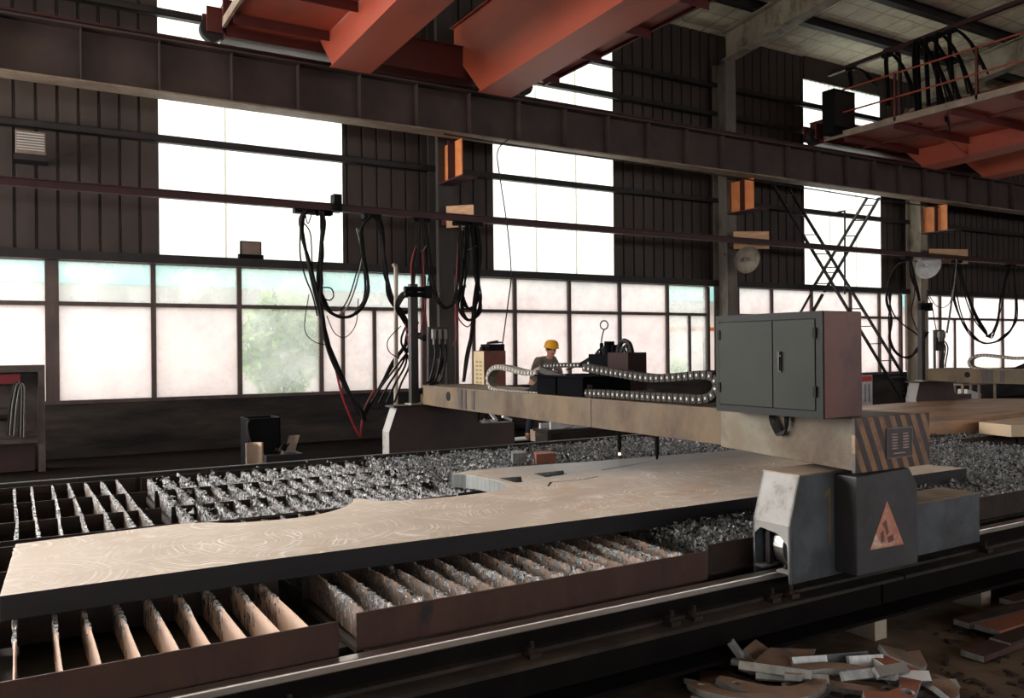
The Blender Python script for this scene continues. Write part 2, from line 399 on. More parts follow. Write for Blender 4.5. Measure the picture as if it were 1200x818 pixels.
for k, (a, b) in enumerate(STRIPS):
    struct(corrugated(a, b, 3.34, 9.1, YW+.05, .2, .02, .004).build('window_%d' % (k+1), M['strip']),
           ['tall translucent wall sheet left of the first column', 'tall translucent wall sheet between the first two columns', 'tall translucent wall sheet behind the crossed ladders'][k])
    struct(MB().box(a, b, YW+.0, YW+.16, 9.1, 9.75).build('trim_1', M['cladding']))
    for px in ((265,), (629, 676), (973, 1004))[k]:
        xs_ = at(px, 250, 'y', YW).x
        sm = MB().box(xs_-.02, xs_+.02, YW+.02, YW+.026, 3.4, 9.1).build('seam', M['seam']); sm.parent = bpy.data.objects['window_%d' % (k+1)]
# window band: one window per column bay
BAYS = [(-8.5, 7.2, (-6.9, -5.4, -3.9, -2.4, -.95, .54, 2.08, 3.53, 5.05), ((5.49, 1), (6.14, 1))),
        (7.62, 15.06, (7.95, 9.38, 10.82, 12.26, 13.73), ((8.37, 1), (14.46, 1))),
        (15.46, 22.9, (16.12, 17.38, 18.95, 20.6, 21.9), ((18.2, 1), (22.4, 1))),
        (23.32, 30.8, (24.9, 26.65, 28.4, 29.9), ((25.7, 1),)),
        (31.2, 45.5, (33, 35, 37, 39, 41, 43), ())]
z0, zt, z1 = .96, 2.56, 3.26
for k, (a, b, mul, sub) in enumerate(BAYS):
    f = MB(); f.box(a, b, YW-.02, YW+.12, z0-.06, z0); f.box(a, b, YW-.02, YW+.12, z1, z1+.06); f.box(a, b, YW, YW+.1, zt-.035, zt+.035)
    for x in (a, b): f.box(x-.05, x+.05, YW-.02, YW+.12, z0, z1)
    for x in mul:
        w_ = .1 if abs(x-.54) < .01 else .04
        f.box(x-w_, x+w_, YW-.01, YW+.11, z0, z1)
    for x, _ in sub: f.box(x-.035, x+.035, YW+.01, YW+.09, z0, zt)
    root = struct(f.build('window_%d' % (k+4), M['wood_frame']), 'band of dusty panes in brown frames, bay %s' % ('left of the first column', 'between the first and second columns', 'between the second and third columns', 'right of the third column', 'at the far right end')[k])
    xs = [a] + list(mul) + [b]
    for i in range(len(xs)-1):
        for (za, zb) in ((z0, zt-.03), (zt+.03, z1)):
            clear = (k == 0 and za > z0+.1) or (k == 1 and i == len(xs)-2) or (k == 0 and i == 8)
            o = MB().box(xs[i]+.03, xs[i+1]-.03, YW+.045, YW+.052, za, zb).build('pane', M['pane_clear'] if clear else M['pane'])
            o.parent = root
struct(MB().box(XA, XB, YW-.2, YW+.02, 3.27, 3.42).build('trim_2', M['dark_steel']), 'dark steel header beam over the window band')
for n, (zc, x0, x1) in enumerate(((5.42, XA, XB), (7.6, XA, XB), (8.32, 8.0, XB))):
    g = MB(); g.box(x0, x1, YW-.2, YW-.19, zc-.06, zc+.06).box(x0, x1, YW-.2, YW-.06, zc+.05, zc+.06).box(x0, x1, YW-.2, YW-.06, zc-.06, zc-.05)
    struct(g.build('trim_%d' % (n+3), M['dark_steel']), 'dark horizontal wall girt crossing the cladding and translucent sheets')
# gable walls, opposite wall, roof
DY0, DY1, DZ0, DZ1 = 8.0, 15.0, .8, 6.4           # big daylight opening in the left gable
wl = MB()
wl.box(XA-.2, XA, YB, DY0, 0, 13).box(XA-.2, XA, DY1, YW+.3, 0, 13).box(XA-.2, XA, DY0, DY1, DZ1, 13).box(XA-.2, XA, DY0, DY1, 0, DZ0)
struct(wl.build('wall_left', M['cladding']), 'corrugated left gable wall with a large daylight opening')
struct(MB().box(XB, XB+.2, YB, YW+.3, 0, 13).build('wall_right', M['cladding']), 'far right gable wall')
wf = MB().box(XA, XB, YB-.2, YB, 0, 2.2).box(XA, XB, YB-.2, YB, 5.2, 13)
for x in range(-11, 46, 6): wf.box(x-.4, x+.4, YB-.2, YB, 2.2, 5.2)
struct(wf.build('wall_front', M['cladding']), 'wall behind the viewer with a row of window openings')
def roof_z(y): return ROOF0 + SLOPE*(YW-y)
struct(MB().prism([(YW+.5, roof_z(YW+.5)), (YB-.3, roof_z(YB-.3)), (YB-.3, roof_z(YB-.3)+.12), (YW+.5, roof_z(YW+.5)+.12)], 'yz', XA-.2, XB+.2).build('ceiling', M['insul']), 'pale quilted foil insulation under the roof sheets')
y = 14.0; n = 0
while y > -9:
    z = roof_z(y)
    p = MB(); p.box(XA, XB, y-.1, y+.1, z-.24, z-.22).box(XA, XB, y-.012, y+.012, z-.24, z-.02).box(XA, XB, y-.1, y+.1, z-.035, z-.02)
    tag(p.build('roof_purlin', M['dark_steel']), ['black roof purlin nearest the window wall', 'second black roof purlin from the window wall'][n] if n < 2 else 'black roof purlin above the cranes further from the window wall', 'purlin', 'roof purlins')
    y -= 1.55; n += 1
CN = ['first', 'second', 'third', 'fourth']
for k, x in enumerate(COLX):
    r = MB()
    def prof(off0, off1): return [(15.1, roof_z(15.1)-off0), (YB, roof_z(YB)-off0), (YB, roof_z(YB)-off1), (15.1, roof_z(15.1)-off1)]
    r.prism(prof(.95, .93), 'yz', x-.17, x+.17).prism(prof(.93, .27), 'yz', x-.012, x+.012).prism(prof(.28, .25), 'yz', x-.17, x+.17)
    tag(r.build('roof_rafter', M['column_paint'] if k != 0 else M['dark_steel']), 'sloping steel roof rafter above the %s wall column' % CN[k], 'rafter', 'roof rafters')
    t = thing('steel_column', 'tall H section steel wall column, %s from the left' % CN[k], 'column', (x, 15.2, 0), 'wall columns')
    c_ = MB(); top = roof_z(15.2)-.95
    c_.box(x-.17, x+.17, 14.96, 14.985, 0, top).box(x-.17, x+.17, 15.41, 15.435, 0, top).box(x-.01, x+.01, 14.985, 15.41, 0, top)
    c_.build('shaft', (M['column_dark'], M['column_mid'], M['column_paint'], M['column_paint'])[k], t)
    MB().box(x-.3, x+.3, 14.85, 15.5, 0, .03).build('base_plate', M['dark_steel'], t)
    # I-section bracket that carries the runway girder: web coloured as lit, stiffener and base as unlit
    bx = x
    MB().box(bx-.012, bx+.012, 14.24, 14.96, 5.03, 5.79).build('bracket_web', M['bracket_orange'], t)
    MB().box(bx-.16, bx+.16, 14.52, 14.54, 5.03, 5.78).build('bracket_stiffener', M['maroon'], t)
    MB().box(bx-.17, bx+.17, 13.93, 14.96, 5.0, 5.03).build('bracket_base', M['maroon'], t)
    # deep arm plate that carries the cable rail
    if k < 3:
        (ax, ay), (cx_, cy_) = (((523, 238), (555, 237.5)), ((859.5, 270), (901, 271.5)), ((1089, 289), (1134, 292)))[k]
        a, c_ = at(ax, ay, 'y', 14.62), at(cx_, cy_, 'y', 14.2)
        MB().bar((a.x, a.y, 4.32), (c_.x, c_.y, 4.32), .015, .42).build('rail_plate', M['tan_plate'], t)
        MB().box(x-.1, x+.1, 14.6, 14.96, 4.2, 4.4).build('rail_arm', M['maroon'], t)
# ------------------------------------------------------------------ runway girder
t = thing('runway_girder', 'long dark brown crane runway girder with vertical stiffeners under the orange cranes', 'girder', (15, 14.2, 5.8))
YG = 14.2
MB().box(XA, XB, YG-.01, YG+.01, 5.83, 6.62).build('web', M['girder_brown'], t)
MB().box(XA, XB, YG-.19, YG+.19, 5.80, 5.83).build('bottom_flange', M['flange_tan'], t)
MB().box(XA, XB, YG-.22, YG+.22, 6.62, 6.65).build('top_flange', M['girder_brown'], t)
r = MB(); r.box(XA, XB, YG-.05, YG+.05, 6.65, 6.665).box(XA, XB, YG-.01, YG+.01, 6.665, 6.74).box(XA, XB, YG-.035, YG+.035, 6.74, 6.78)
r.build('crane_rail', M['maroon'], t)
x = -10.1
while x < 33:
    MB().box(x-.008, x+.008, YG-.17, YG-.01, 5.83, 6.62).build('stiffener', M['girder_brown'], t); x += 1.1

# ------------------------------------------------------------------ overhead cranes
def crane(x0, label, wl, zw=7.02):
    t = thing('overhead_crane', label, 'crane', (x0+6, 8, 6.4), 'orange overhead cranes')
    def zb(y): return 6.42 + .033*(13.3-y)
    Y2 = -7.0; ZT = 7.9
    for gx in (4.5, 7.27):
        a, b = x0+gx, x0+gx+.70
        web = [(13.3, zb(13.3)), (14.35, 7.44), (14.35, ZT), (Y2, ZT+.2), (Y2, zb(Y2))]
        m = MB(); m.prism(web, 'yz', a+.04, a+.052).prism(web, 'yz', b-.052, b-.04)
        m.add([(a+.04, 13.3, zb(13.3)), (b-.04, 13.3, zb(13.3)), (b-.04, 14.35, 7.44), (a+.04, 14.35, 7.44)], [(0, 1, 2, 3)])
        m.add([(a+.04, 14.35, 7.44), (b-.04, 14.35, 7.44), (b-.04, 14.35, ZT), (a+.04, 14.35, ZT)], [(0, 1, 2, 3)])
        g = m.build('main_girder', M['orange'], t)
        MB().prism([(13.32, zb(13.32)-.016), (Y2, zb(Y2)-.016), (Y2, zb(Y2)), (13.32, zb(13.32))], 'yz', a, b).build('bottom_flange', M['orange'], g)
        MB().prism([(14.4, ZT), (Y2, ZT+.2), (Y2, ZT+.216), (14.4, ZT+.016)], 'yz', a-.02, b+.02).build('top_flange', M['orange'], g)
    e = MB(); xa, xb = x0+4.55-wl, x0+8.6
    e.box(xa, xb, 13.98, 14.0, 6.86, 7.42).box(xa, xb, 14.4, 14.42, 6.86, 7.42).box(xa, xb, 13.95, 14.45, 7.42, 7.44).box(xa, xb, 13.95, 14.45, 6.84, 6.86)
    e.box(xa, xa+.02, 13.98, 14.42, 6.86, 7.42).box(xb-.02, xb, 13.98, 14.42, 6.86, 7.42)
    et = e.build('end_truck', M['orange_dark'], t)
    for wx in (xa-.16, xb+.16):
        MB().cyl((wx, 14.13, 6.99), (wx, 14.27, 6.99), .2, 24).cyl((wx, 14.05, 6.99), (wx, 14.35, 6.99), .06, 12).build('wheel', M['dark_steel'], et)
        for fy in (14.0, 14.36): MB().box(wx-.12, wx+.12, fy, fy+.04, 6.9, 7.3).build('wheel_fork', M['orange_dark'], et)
    for side in (0, 1):
        xa, xb = (x0+4.52-wl, x0+4.52) if side == 0 else (x0+7.95, x0+9.1)
        wk = MB().box(xa, xb, Y2, 13.95, zw, zw+.012).build('walkway', M['orange'], t)
        out = xa if side == 0 else xb
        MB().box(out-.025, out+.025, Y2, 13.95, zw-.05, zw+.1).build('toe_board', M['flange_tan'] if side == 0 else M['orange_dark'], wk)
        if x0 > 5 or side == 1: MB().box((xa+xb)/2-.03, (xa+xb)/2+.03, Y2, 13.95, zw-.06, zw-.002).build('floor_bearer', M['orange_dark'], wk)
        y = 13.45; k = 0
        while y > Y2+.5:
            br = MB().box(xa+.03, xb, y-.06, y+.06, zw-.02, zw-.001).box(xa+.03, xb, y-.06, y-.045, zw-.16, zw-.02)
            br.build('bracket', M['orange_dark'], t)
            if k % 2 == 1 and side == 0 and x0 > 5: MB().bar((xb-.9, y, zw-.12), (xb+.02, y, zw-.42), .05).build('knee_brace', M['orange'], t)
            y -= 1.35; k += 1
        rl = MB()
        for zz in (.55, 1.1): rl.tube([(out, Y2, zw+zz), (out, 13.9, zw+zz)], .022, 8, 1)
        y = 13.9
        rail = rl.build('railing', M['orange'], t)
        while y > Y2:
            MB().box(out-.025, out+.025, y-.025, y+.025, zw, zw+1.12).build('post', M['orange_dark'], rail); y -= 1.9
    return t
crane(0, 'nearer orange double girder overhead crane at the top centre', 1.57)
crane(15.95, 'further orange overhead crane with railings and hanging hoses, at the upper right', 3.0, 6.90)
# festoon bar over the further crane's walkway, with its hoses
FX = 18.15
pa, pb = at(975, 86, 'x', FX), at(1215, -6, 'x', FX)
d = (pb-pa)
t = thing('crane_festoon_bar', 'dark red festoon pipe slanting over the further crane walkway', 'pipe', tuple(pa))
MB().bar(pa - d*.02, pa + d*1.4, .1, .1).build('pipe', M['maroon'], t)
for fr in (.30, .95, 1.35):
    q = pa + d*fr
    MB().tube([q + Vector((.02, 0, -1.6)) if fr > 1 else Vector((FX+.6, q.y, 7.04)), Vector((FX+.6, q.y, q.z-.1)), Vector((FX+.5, q.y, q.z+.06)), Vector((FX+.3, q.y, q.z+.16)), q+Vector((0, 0, .06))], .045, 8, 4).build('support_post', M['maroon'], t)
for n, (px, w_, h) in enumerate(((1002, 8, 26), (1051, 10, 60), (1086, 14, 80), (1100, 10, 74), (1112, 12, 78), (1127, 10, 50), (1090, 8, 92))):
    f_ = (px-975)/240; q = pa + d*f_; q.z -= .06
    t = thing('hanging_hose', ['short black hose loop nearest the wall on the crane festoon bar', 'narrow black hose loop hung beside the railing post on the crane', 'left black hose loop of the festoon cluster on the further crane', 'second black hose loop in the festoon cluster on the further crane', 'third black hose loop in the festoon cluster on the further crane', 'right slanting black hose of the festoon cluster on the further crane', 'longest black hose loop in the festoon cluster on the further crane'][n], 'hose', tuple(q), 'hoses on the crane festoon bar')
    s_ = w_/42; L = h/46
    MB().box(q.x-.06, q.x+.06, q.y-.12, q.y+.12, q.z-.06, q.z+.02).build('trolley', M['black'], t)
    for k in range(3):
        o_ = (k-1)*.05
        MB().tube([q+Vector((o_, -.02, -L*.95)), q+Vector((o_, .05*s_, -L*.5)), q+Vector((o_, .03, -.06)), q+Vector((o_, -.12, -.02)), q+Vector((o_, -.22-s_, -L*.4)), q+Vector((o_, -.3-1.5*s_*(1+.2*k), -L*(.9+.1*k)))], .022, 8, 6).build('hose', M['cable'], t)

# ------------------------------------------------------------------ cable rail along the wall
YR = 14.1
t = thing('cable_trolley_rail', 'long dark red cable rail running in front of the wall columns', 'rail', (15, YR, 4.2))
MB().box(XA, XB, YR-.06, YR+.06, 4.17, 4.185).box(XA, XB, YR-.008, YR+.008, 4.185, 4.285).box(XA, XB, YR-.06, YR+.06, 4.285, 4.3).build('beam', M['maroon'], t)
p = at(394, 236, 'y', YR)
MB().box(p.x-.07, p.x+.07, YR-.1, YR+.1, 4.16, 4.46).build('end_stop', M['black'], t)

# ------------------------------------------------------------------ daylight
W = bpy.data.worlds.new('overcast_sky'); S.world = W; W.use_nodes = True
bg = W.node_tree.nodes['Background']; bg.inputs['Color'].default_value = (1, .985, .97, 1); bg.inputs['Strength'].default_value = SKY
def area(name, loc, rot, sx, sy, power=0, col=(1,1,1), portal=False):
    l = bpy.data.lights.new(name, 'AREA'); l.shape = 'RECTANGLE'; l.size = sx; l.size_y = sy; l.energy = power; l.color = col
    if portal: l.cycles.is_portal = True
    o = bpy.data.objects.new(name, l); COL.objects.link(o); o.location = loc; o.rotation_euler = rot; return o
H_ = math.pi/2
area('daylight_left_opening', (XA-.6, (DY0+DY1)/2, (DZ0+DZ1)/2), (0, -H_-.5, 0), DZ1-DZ0, DY1-DY0, P_LEFT, (1, .95, .91))
area('daylight_open_bay', ((BAYX0+BAYX1)/2, YW+.5, 6.2), (-H_+.35, 0, 0), BAYX1-BAYX0, 5.8, P_BAY, (1, .96, .92))
area('daylight_front_windows', (14, YB-.6, 3.7), (H_+.75, 0, 0), 46, 3, P_FRONT, (1, .94, .88))
for a, b in STRIPS:
    area('sky_portal', ((a+b)/2, YW+.35, 6.2), (-H_, 0, 0), b-a, 5.6, portal=True)
for a, b, *_ in BAYS[:4]:
    area('sky_portal', ((a+b)/2, YW+.35, 2.1), (-H_, 0, 0), b-a, 2.4, portal=True)

# ------------------------------------------------------------------ what shows through the glass
struct(MB().box(XA-60, XB+60, YW+.4, YW+70, -.25, -.05).build('floor_outside', mat('yard_concrete', (226,220,212), (240,235,228), .9, 0, 1)), 'pale concrete yard outside the windows').name = 'floor.001'
t = thing('neighbouring_building', 'pale pinkish building seen through the dusty windows', 'building', (8, 27, 0))
MB().box(-14, 40, 27, 33, 0, 3.7).build('wall', mat('pink_render', (204,188,186), (218,204,200), .9, 0, .6), t)
MB().box(-14.5, 40.5, 26.2, 33.5, 3.7, 4.7).build('roof_edge', mat('pale_blue_metal', (120,190,196), (160,212,204), .7, 0, .8), t)
for k in range(5): MB().box(-8+k*9, -5.6+k*9, 26.95, 27.02, 1.2, 3.2).build('shutter', mat('pale_shutter', (214,218,226), None, .8), t)
def tree(x, y, h, r, n, label, leaf=.16, zc=None):
    t = thing('tree', label, 'tree', (x, y, 0))
    MB().tube([(x, y, 0), (x+.05, y, h*.4), (x-.03, y, h*.75)], .07, 8, 3).build('trunk', M['bark'], t)
    m = MB(); R = random.Random(int(x*100))
    for i in range(n):
        v = Vector((R.gauss(0, 1), R.gauss(0, 1), R.gauss(0, 1))).normalized()*(R.random()**.4)
        c = Vector((x+v.x*r, y+v.y*r, h*.62+v.z*h*.4))
        a = Vector((R.uniform(-1,1), R.uniform(-1,1), R.uniform(-1,1))).normalized(); b = a.orthogonal().normalized()
        s1 = leaf*R.uniform(.6, 1.3)
        m.add([c-a*s1, c+b*s1*.4, c+a*s1, c-b*s1*.4], [(0, 1, 2, 3)])
    f = m.build('foliage', M['leaf'], t); f['kind'] = 'stuff'
q = at(332, 395, 'y', 18.3); tree(q.x, 18.3, 3.0, .95, 1500, 'leafy green tree behind the left windows')
q = at(797, 440, 'y', 18.5); tree(q.x, 18.5, 1.5, .35, 220, 'small green bush outside the window beside the cabinet', .1)
q = at(812, 386, 'y', 20)
t = thing('awning', 'small orange awning outside the window beside the grey cabinet', 'awning', (q.x, 20, 0))
MB().box(q.x-.9, q.x+.9, 19.6, 20.4, q.z-.06, q.z+.06).build('canopy', mat('orange_awning', (226,130,80), None, .7), t)
for dx in (-.8, .8): MB().box(q.x+dx-.03, q.x+dx+.03, 20.3, 20.36, 0, q.z-.06).build('post', M['dark_steel'], t)
c0 = at(977, 103, 'y', 13.4); c1 = at(1002, 143, 'y', 13.4)
t = thing('crane_switch_box', 'dark switch box standing at the wall end of the further crane walkway', 'switch box', (c0.x, 13.5, 6.92))
MB().box(c0.x, c1.x, 13.4, 13.75, 6.92, c0.z).build('box', M['black'], t, bevel=.01)
MB().box(c0.x+.03, c1.x-.03, 13.392, 13.4, 7.1, c0.z-.06).build('door', M['dark_steel'], t)
# ------------------------------------------------------------------ slat trays
ZS = .62
def slat_mesh(name, L, seed, amt, base, clean_from=None, n=None, zbot=.47):
    """thin upright slat along +y from 0, crusted with slag; amt(y) gives the crust"""
    R = random.Random(seed); n = n or int(L/(.012 if amt(L*.5) > .5 else .016))
    lev = (0, .35, .62, .8, .92, 1.0); H = ZS-zbot
    V = []; F = []; mi = []
    warp = [R.uniform(-.012, .012) for _ in range(3)]; ph = R.uniform(0, 6)
    def xo(y): return warp[0]*math.sin(1.6*y+ph) + warp[1]*.5*math.sin(5*y+ph)
    A = []
    for i in range(n+1):
        y = L*i/n; a = amt(y); A.append(a)
        top = H + a*R.uniform(-.022, .012) if a > .05 else H + R.uniform(-.001, .001)
        for j, l in enumerate(lev):
            g = max(0, mnoise.noise(Vector((seed*3.1, y*9, l*5)))+.35)*a
            h = .0028 + g*.016*(.25+.75*l) + a*R.uniform(0, .011)*(.3+.7*l)
            h2 = .0028 + g*.013*(.25+.75*l) + a*R.uniform(0, .011)*(.3+.7*l)
            dz = R.uniform(-.008, .008)*a if 0 < j < len(lev)-1 else 0
            dy = R.uniform(-.008, .008)*a
            V += [(xo(y)-h, y+dy, zbot+top*l+dz), (xo(y)+h2, y+dy, zbot+top*l+dz)]
    m = len(lev)
    for i in range(n):
        heavy = A[i]
        for j in range(m-1):
            a, b = 2*(i*m+j), 2*((i+1)*m+j)
            k = 1 if R.random() < heavy*(.35+.65*lev[j+1])*1.15 else 0
            F += [(a, a+2, b+2, b), (a+1, b+1, b+3, a+3)]; mi += [k, k]
        a, b = 2*(i*m+m-1), 2*((i+1)*m+m-1)
        F.append((a, a+1, b+1, b)); mi.append(1 if heavy > .3 else 0)
        a, b = 2*i*m, 2*(i+1)*m
        F.append((a, b, b+1, a+1)); mi.append(0)
    F.append(tuple(2*j for j in range(m)) + tuple(2*j+1 for j in reversed(range(m)))); mi.append(0)
    k0 = 2*n*m
    F.append(tuple(k0+2*j+1 for j in range(m)) + tuple(k0+2*j for j in reversed(range(m)))); mi.append(0)
    me = bpy.data.meshes.new(name); me.from_pydata(V, [], F); me.materials.append(base); me.materials.append(M['slag'])
    me.polygons.foreach_set('material_index', mi)
    bm = bmesh.new(); bm.from_mesh(me); bmesh.ops.recalc_face_normals(bm, faces=bm.faces); bm.to_mesh(me); bm.free()
    return me
def shards(x0, x1, y0, y1, n, seed, zlo=.5, zhi=.655):
    R = random.Random(seed); m = MB()
    for _ in range(n):
        s_ = R.uniform(.008, .026); c = Vector((R.uniform(x0, x1), R.uniform(y0, y1), R.uniform(zlo, zhi) if R.random() < .5 else R.uniform(.58, zhi)))
        # cluster the chips along the slat lines
        if R.random() < .55: c.x = round(c.x/.13)*.13 + R.gauss(0, .018)
        a = Vector((R.gauss(0, 1), R.gauss(0, 1), R.gauss(0, 1.4))).normalized(); b = a.orthogonal().normalized(); d = a.cross(b)
        m.add([c+a*s_*1.5, c+b*s_*.7-a*s_*.4, c-b*s_*.5+d*s_*.6-a*s_*.4, c-d*s_*.7-a*s_*.2], [(0, 1, 2), (0, 2, 3), (0, 3, 1), (1, 3, 2)])
    return m
PITCH_ = .13
def tray(name_label, x0, x1, y0, y1, cross, slats, amt, base, dense=0, seed=0, front=None, dense_y=None):
    t = thing('slat_tray', name_label, 'cutting table tray', (x0, y0, .46), 'slat trays of the cutting table')
    f = MB()
    MB().box(x0, x1, y0, y0+.008, .46, .622).build('front_plate', front or M['rust'], t)
    f.box(x0, x0+.03, y0+.008, y1, .446, .47).box(x1-.03, x1, y0+.008, y1, .446, .47).box(x0, x1, y1-.008, y1, .446, .622)
    f.build('frame', M['rust'], t)
    MB().box(x0+.01, x1-.01, y0+.01, y1-.01, .44, .446).build('bottom', M['beam_dark'], t)
    for yc in cross: MB().box(x0+.01, x1-.01, yc-.003, yc+.003, .47, .612).build('cross_plate', M['rust'], t)
    k = math.ceil((x0+.04)/PITCH_); first = True
    while k*PITCH_ < x1-.03:
        me = slats[(k+seed) % len(slats)]
        o = bpy.data.objects.new('slat', me); COL.objects.link(o); o.parent = t
        o.location = (k*PITCH_+RND.uniform(-.006, .006)-x0, .01, -.46)
        o.rotation_euler = (0, RND.uniform(-.02, .02), RND.uniform(-.004, .004))
        k += 1
    if dense:
        yy = dense_y or (y0+.03, y1-.03)
        s_ = shards(x0+.02, x1-.02, yy[0], yy[1], dense, seed+5).build('slag', M['slag'], t); s_['kind'] = 'stuff'
    return t
def mk(L, cnt, amt, base, s0, nm): return [slat_mesh(nm, L, s0+i, amt(i), base) for i in range(cnt)]
LF, LB = 2.3, 2.29
s_clean = mk(LF, 6, lambda i: (lambda y: .42 if .46 < y < .8 else (.15 if .4 < y <= .46 else (0 if y <= .4 else .5))), M['slat_clean'], 10, 'slat_clean')
s_mid = mk(LF, 6, lambda i: (lambda y: .36+.16*math.sin(9*y+i)), M['slat_rust'], 30, 'slat_crusted')
s_hvy = mk(LF, 5, lambda i: (lambda y: 1.05), M['slat_rust'], 50, 'slat_heavy')
b_lite = mk(LB, 5, lambda i: (lambda y: .42+.12*math.sin(7*y+i)), M['slat_rust'], 70, 'slat_back')
b_mid = mk(LB, 6, lambda i: (lambda y: .8), M['slat_rust'], 90, 'slat_back_crusted')
b_hvy = mk(LB, 5, lambda i: (lambda y: 1.3), M['slat_rust'], 110, 'slat_back_heavy')
CF_, CB_ = (4.25, 5.1), (6.55, 7.38)
tray('front slat tray with clean cream slats at the lower left', -.55, 1.15, 3.36, 5.70, CF_, s_clean, 0, None, front=M['tray_front'])
tray('front slat tray with rusty crusted slats beside the clean slats', 1.25, 3.28, 3.42, 5.74, CF_, s_mid, 0, None, seed=1, front=M['tray_front'])
tray('front slat tray caked in slag just left of the machine carriage', 3.38, 5.36, 3.52, 5.80, CF_, s_hvy, 0, None, 1800, 2, dense_y=(3.55, 4.0))
tray('slag-filled front slat tray just right of the machine carriage', 5.46, 7.4, 3.52, 5.80, CF_, s_hvy, 0, None, 3600, 3)
tray('slag-filled front slat tray at the right edge of the picture', 7.5, 9.45, 3.52, 5.80, CF_, s_hvy, 0, None, 3600, 4)
tray('back slat tray at the far left with thin bare slats', -1.1, .925, 5.86, 8.17, CB_, b_lite, 0, None, seed=0)
tray('back slat tray behind the round cut-outs of the pale plate', .97, 2.93, 5.78, 8.17, CB_, b_mid, 0, None, 500, 6, dense_y=(6.1, 8.1))
tray('back slat tray full of slag in front of the far machine leg', 2.98, 4.92, 5.84, 8.17, CB_, b_hvy, 0, None, 2600, 7, dense_y=(6.3, 8.14))
tray('back slat tray full of slag behind the cutting torches', 4.97, 6.9, 5.84, 8.17, CB_, b_hvy, 0, None, 2600, 8, dense_y=(6.3, 8.14))
tray('back slat tray full of slag behind the grey cabinet', 6.95, 8.9, 5.84, 8.17, CB_, b_hvy, 0, None, 2600, 9)
tray('back slat tray full of slag left of the brown plates', 8.95, 10.9, 5.84, 8.17, CB_, b_hvy, 0, None, 2600, 10)
tray('back slat tray under the brown plates at the right', 10.95, 12.9, 5.84, 8.17, CB_, b_hvy, 0, None, 1500, 11)
t = thing('table_frame', 'dark steel frame under the slat trays with a thin bright back edge', 'table', (6, 6, 0))
MB().box(-6, 16, 8.455, 8.475, .618, .626).build('back_edge', M['cut_edge'], t)  # pale strip: light on the bar's top put into its colour
MB().box(-6, 16, 8.46, 8.47, .30, .618).build('back_sheet', M['beam_dark'], t)
for y in (3.6, 4.6, 5.62, 5.98, 7.0, 8.05): MB().box(-6, 16, y-.05, y+.05, .30, .44).build('bearer', M['beam_dark'], t)
for x in range(-5, 17, 3):
    for y in (3.6, 5.8, 8.05): MB().box(x-.05, x+.05, y-.05, y+.05, 0, .30).build('leg', M['beam_dark'], t)

# ------------------------------------------------------------------ plates on the trays
def arc(cx, cy, r, a0, a1, n): return [(cx+r*math.cos(math.radians(a0+(a1-a0)*i/n)), cy+r*math.sin(math.radians(a0+(a1-a0)*i/n))) for i in range(n+1)]
def through(pts, sub=6):
    P = [Vector((p[0], p[1], 0)) for p in pts]; Q = []
    for i in range(len(P)-1):
        a = P[max(i-1, 0)]; b = P[i]; c = P[i+1]; d = P[min(i+2, len(P)-1)]
        for k in range(sub):
            u = k/sub; q = .5*((2*b)+(c-a)*u+(2*a-5*b+4*c-d)*u*u+(3*b-a-3*c+d)*u**3); Q.append((q.x, q.y))
    return Q + [pts[-1]]
out = [(-.06, 4.12), (1.0, 4.125), (2.4, 4.075), (3.64, 4.03), (5.2, 4.02), (6.74, 4.01), (6.55, 4.8), (6.2, 5.93), (5.47, 6.02), (4.5, 6.09), (3.68, 6.2), (3.28, 6.22), (3.06, 6.13), (3.14, 6.02)]
out += through([(3.17, 5.9), (3.2, 5.62), (3.17, 5.42), (3.08, 5.29), (2.92, 5.215), (2.7, 5.19), (2.45, 5.2), (2.22, 5.25), (2.1, 5.33)])
out += [(2.03, 5.49), (1.99, 5.49)]
out += through([(1.95, 5.38), (1.82, 5.22), (1.66, 5.11), (1.49, 5.06), (1.24, 5.085), (1.09, 5.13), (.99, 5.218)])
out += [(.82, 5.27), (.4, 5.24), (.0, 5.2)]
holes = [[(3.28, 5.72), (3.27, 5.46), (3.33, 5.44), (3.47, 5.70)], [(3.63, 5.77), (3.61, 5.55), (3.84, 5.585), (3.93, 5.78)],
         [(3.375, 5.18), (3.50, 5.33), (3.80, 5.30), (3.97, 5.36), (3.975, 5.345), (3.80, 5.285), (3.51, 5.313), (3.395, 5.18)],
         [(4.2, 5.62), (4.9, 5.80), (4.9, 5.785), (4.21, 5.60)]]
t = thing('steel_plate', 'long thick pale steel plate with round cut-outs lying across the slat trays', 'steel plate', (3, 4.6, .62))
m = MB().plate([tuple(p) for p in out], holes, .622, .73)
o = m.build('plate', M['plate'], t, bevel=.002)
o.data.materials.append(M['cut_edge']); o.data.materials.append(M['plate_edge'])
for p in o.data.polygons:
    if abs(p.normal.z) < .5:
        c_ = p.center; p.material_index = 2 if c_.y < -.35 else 1
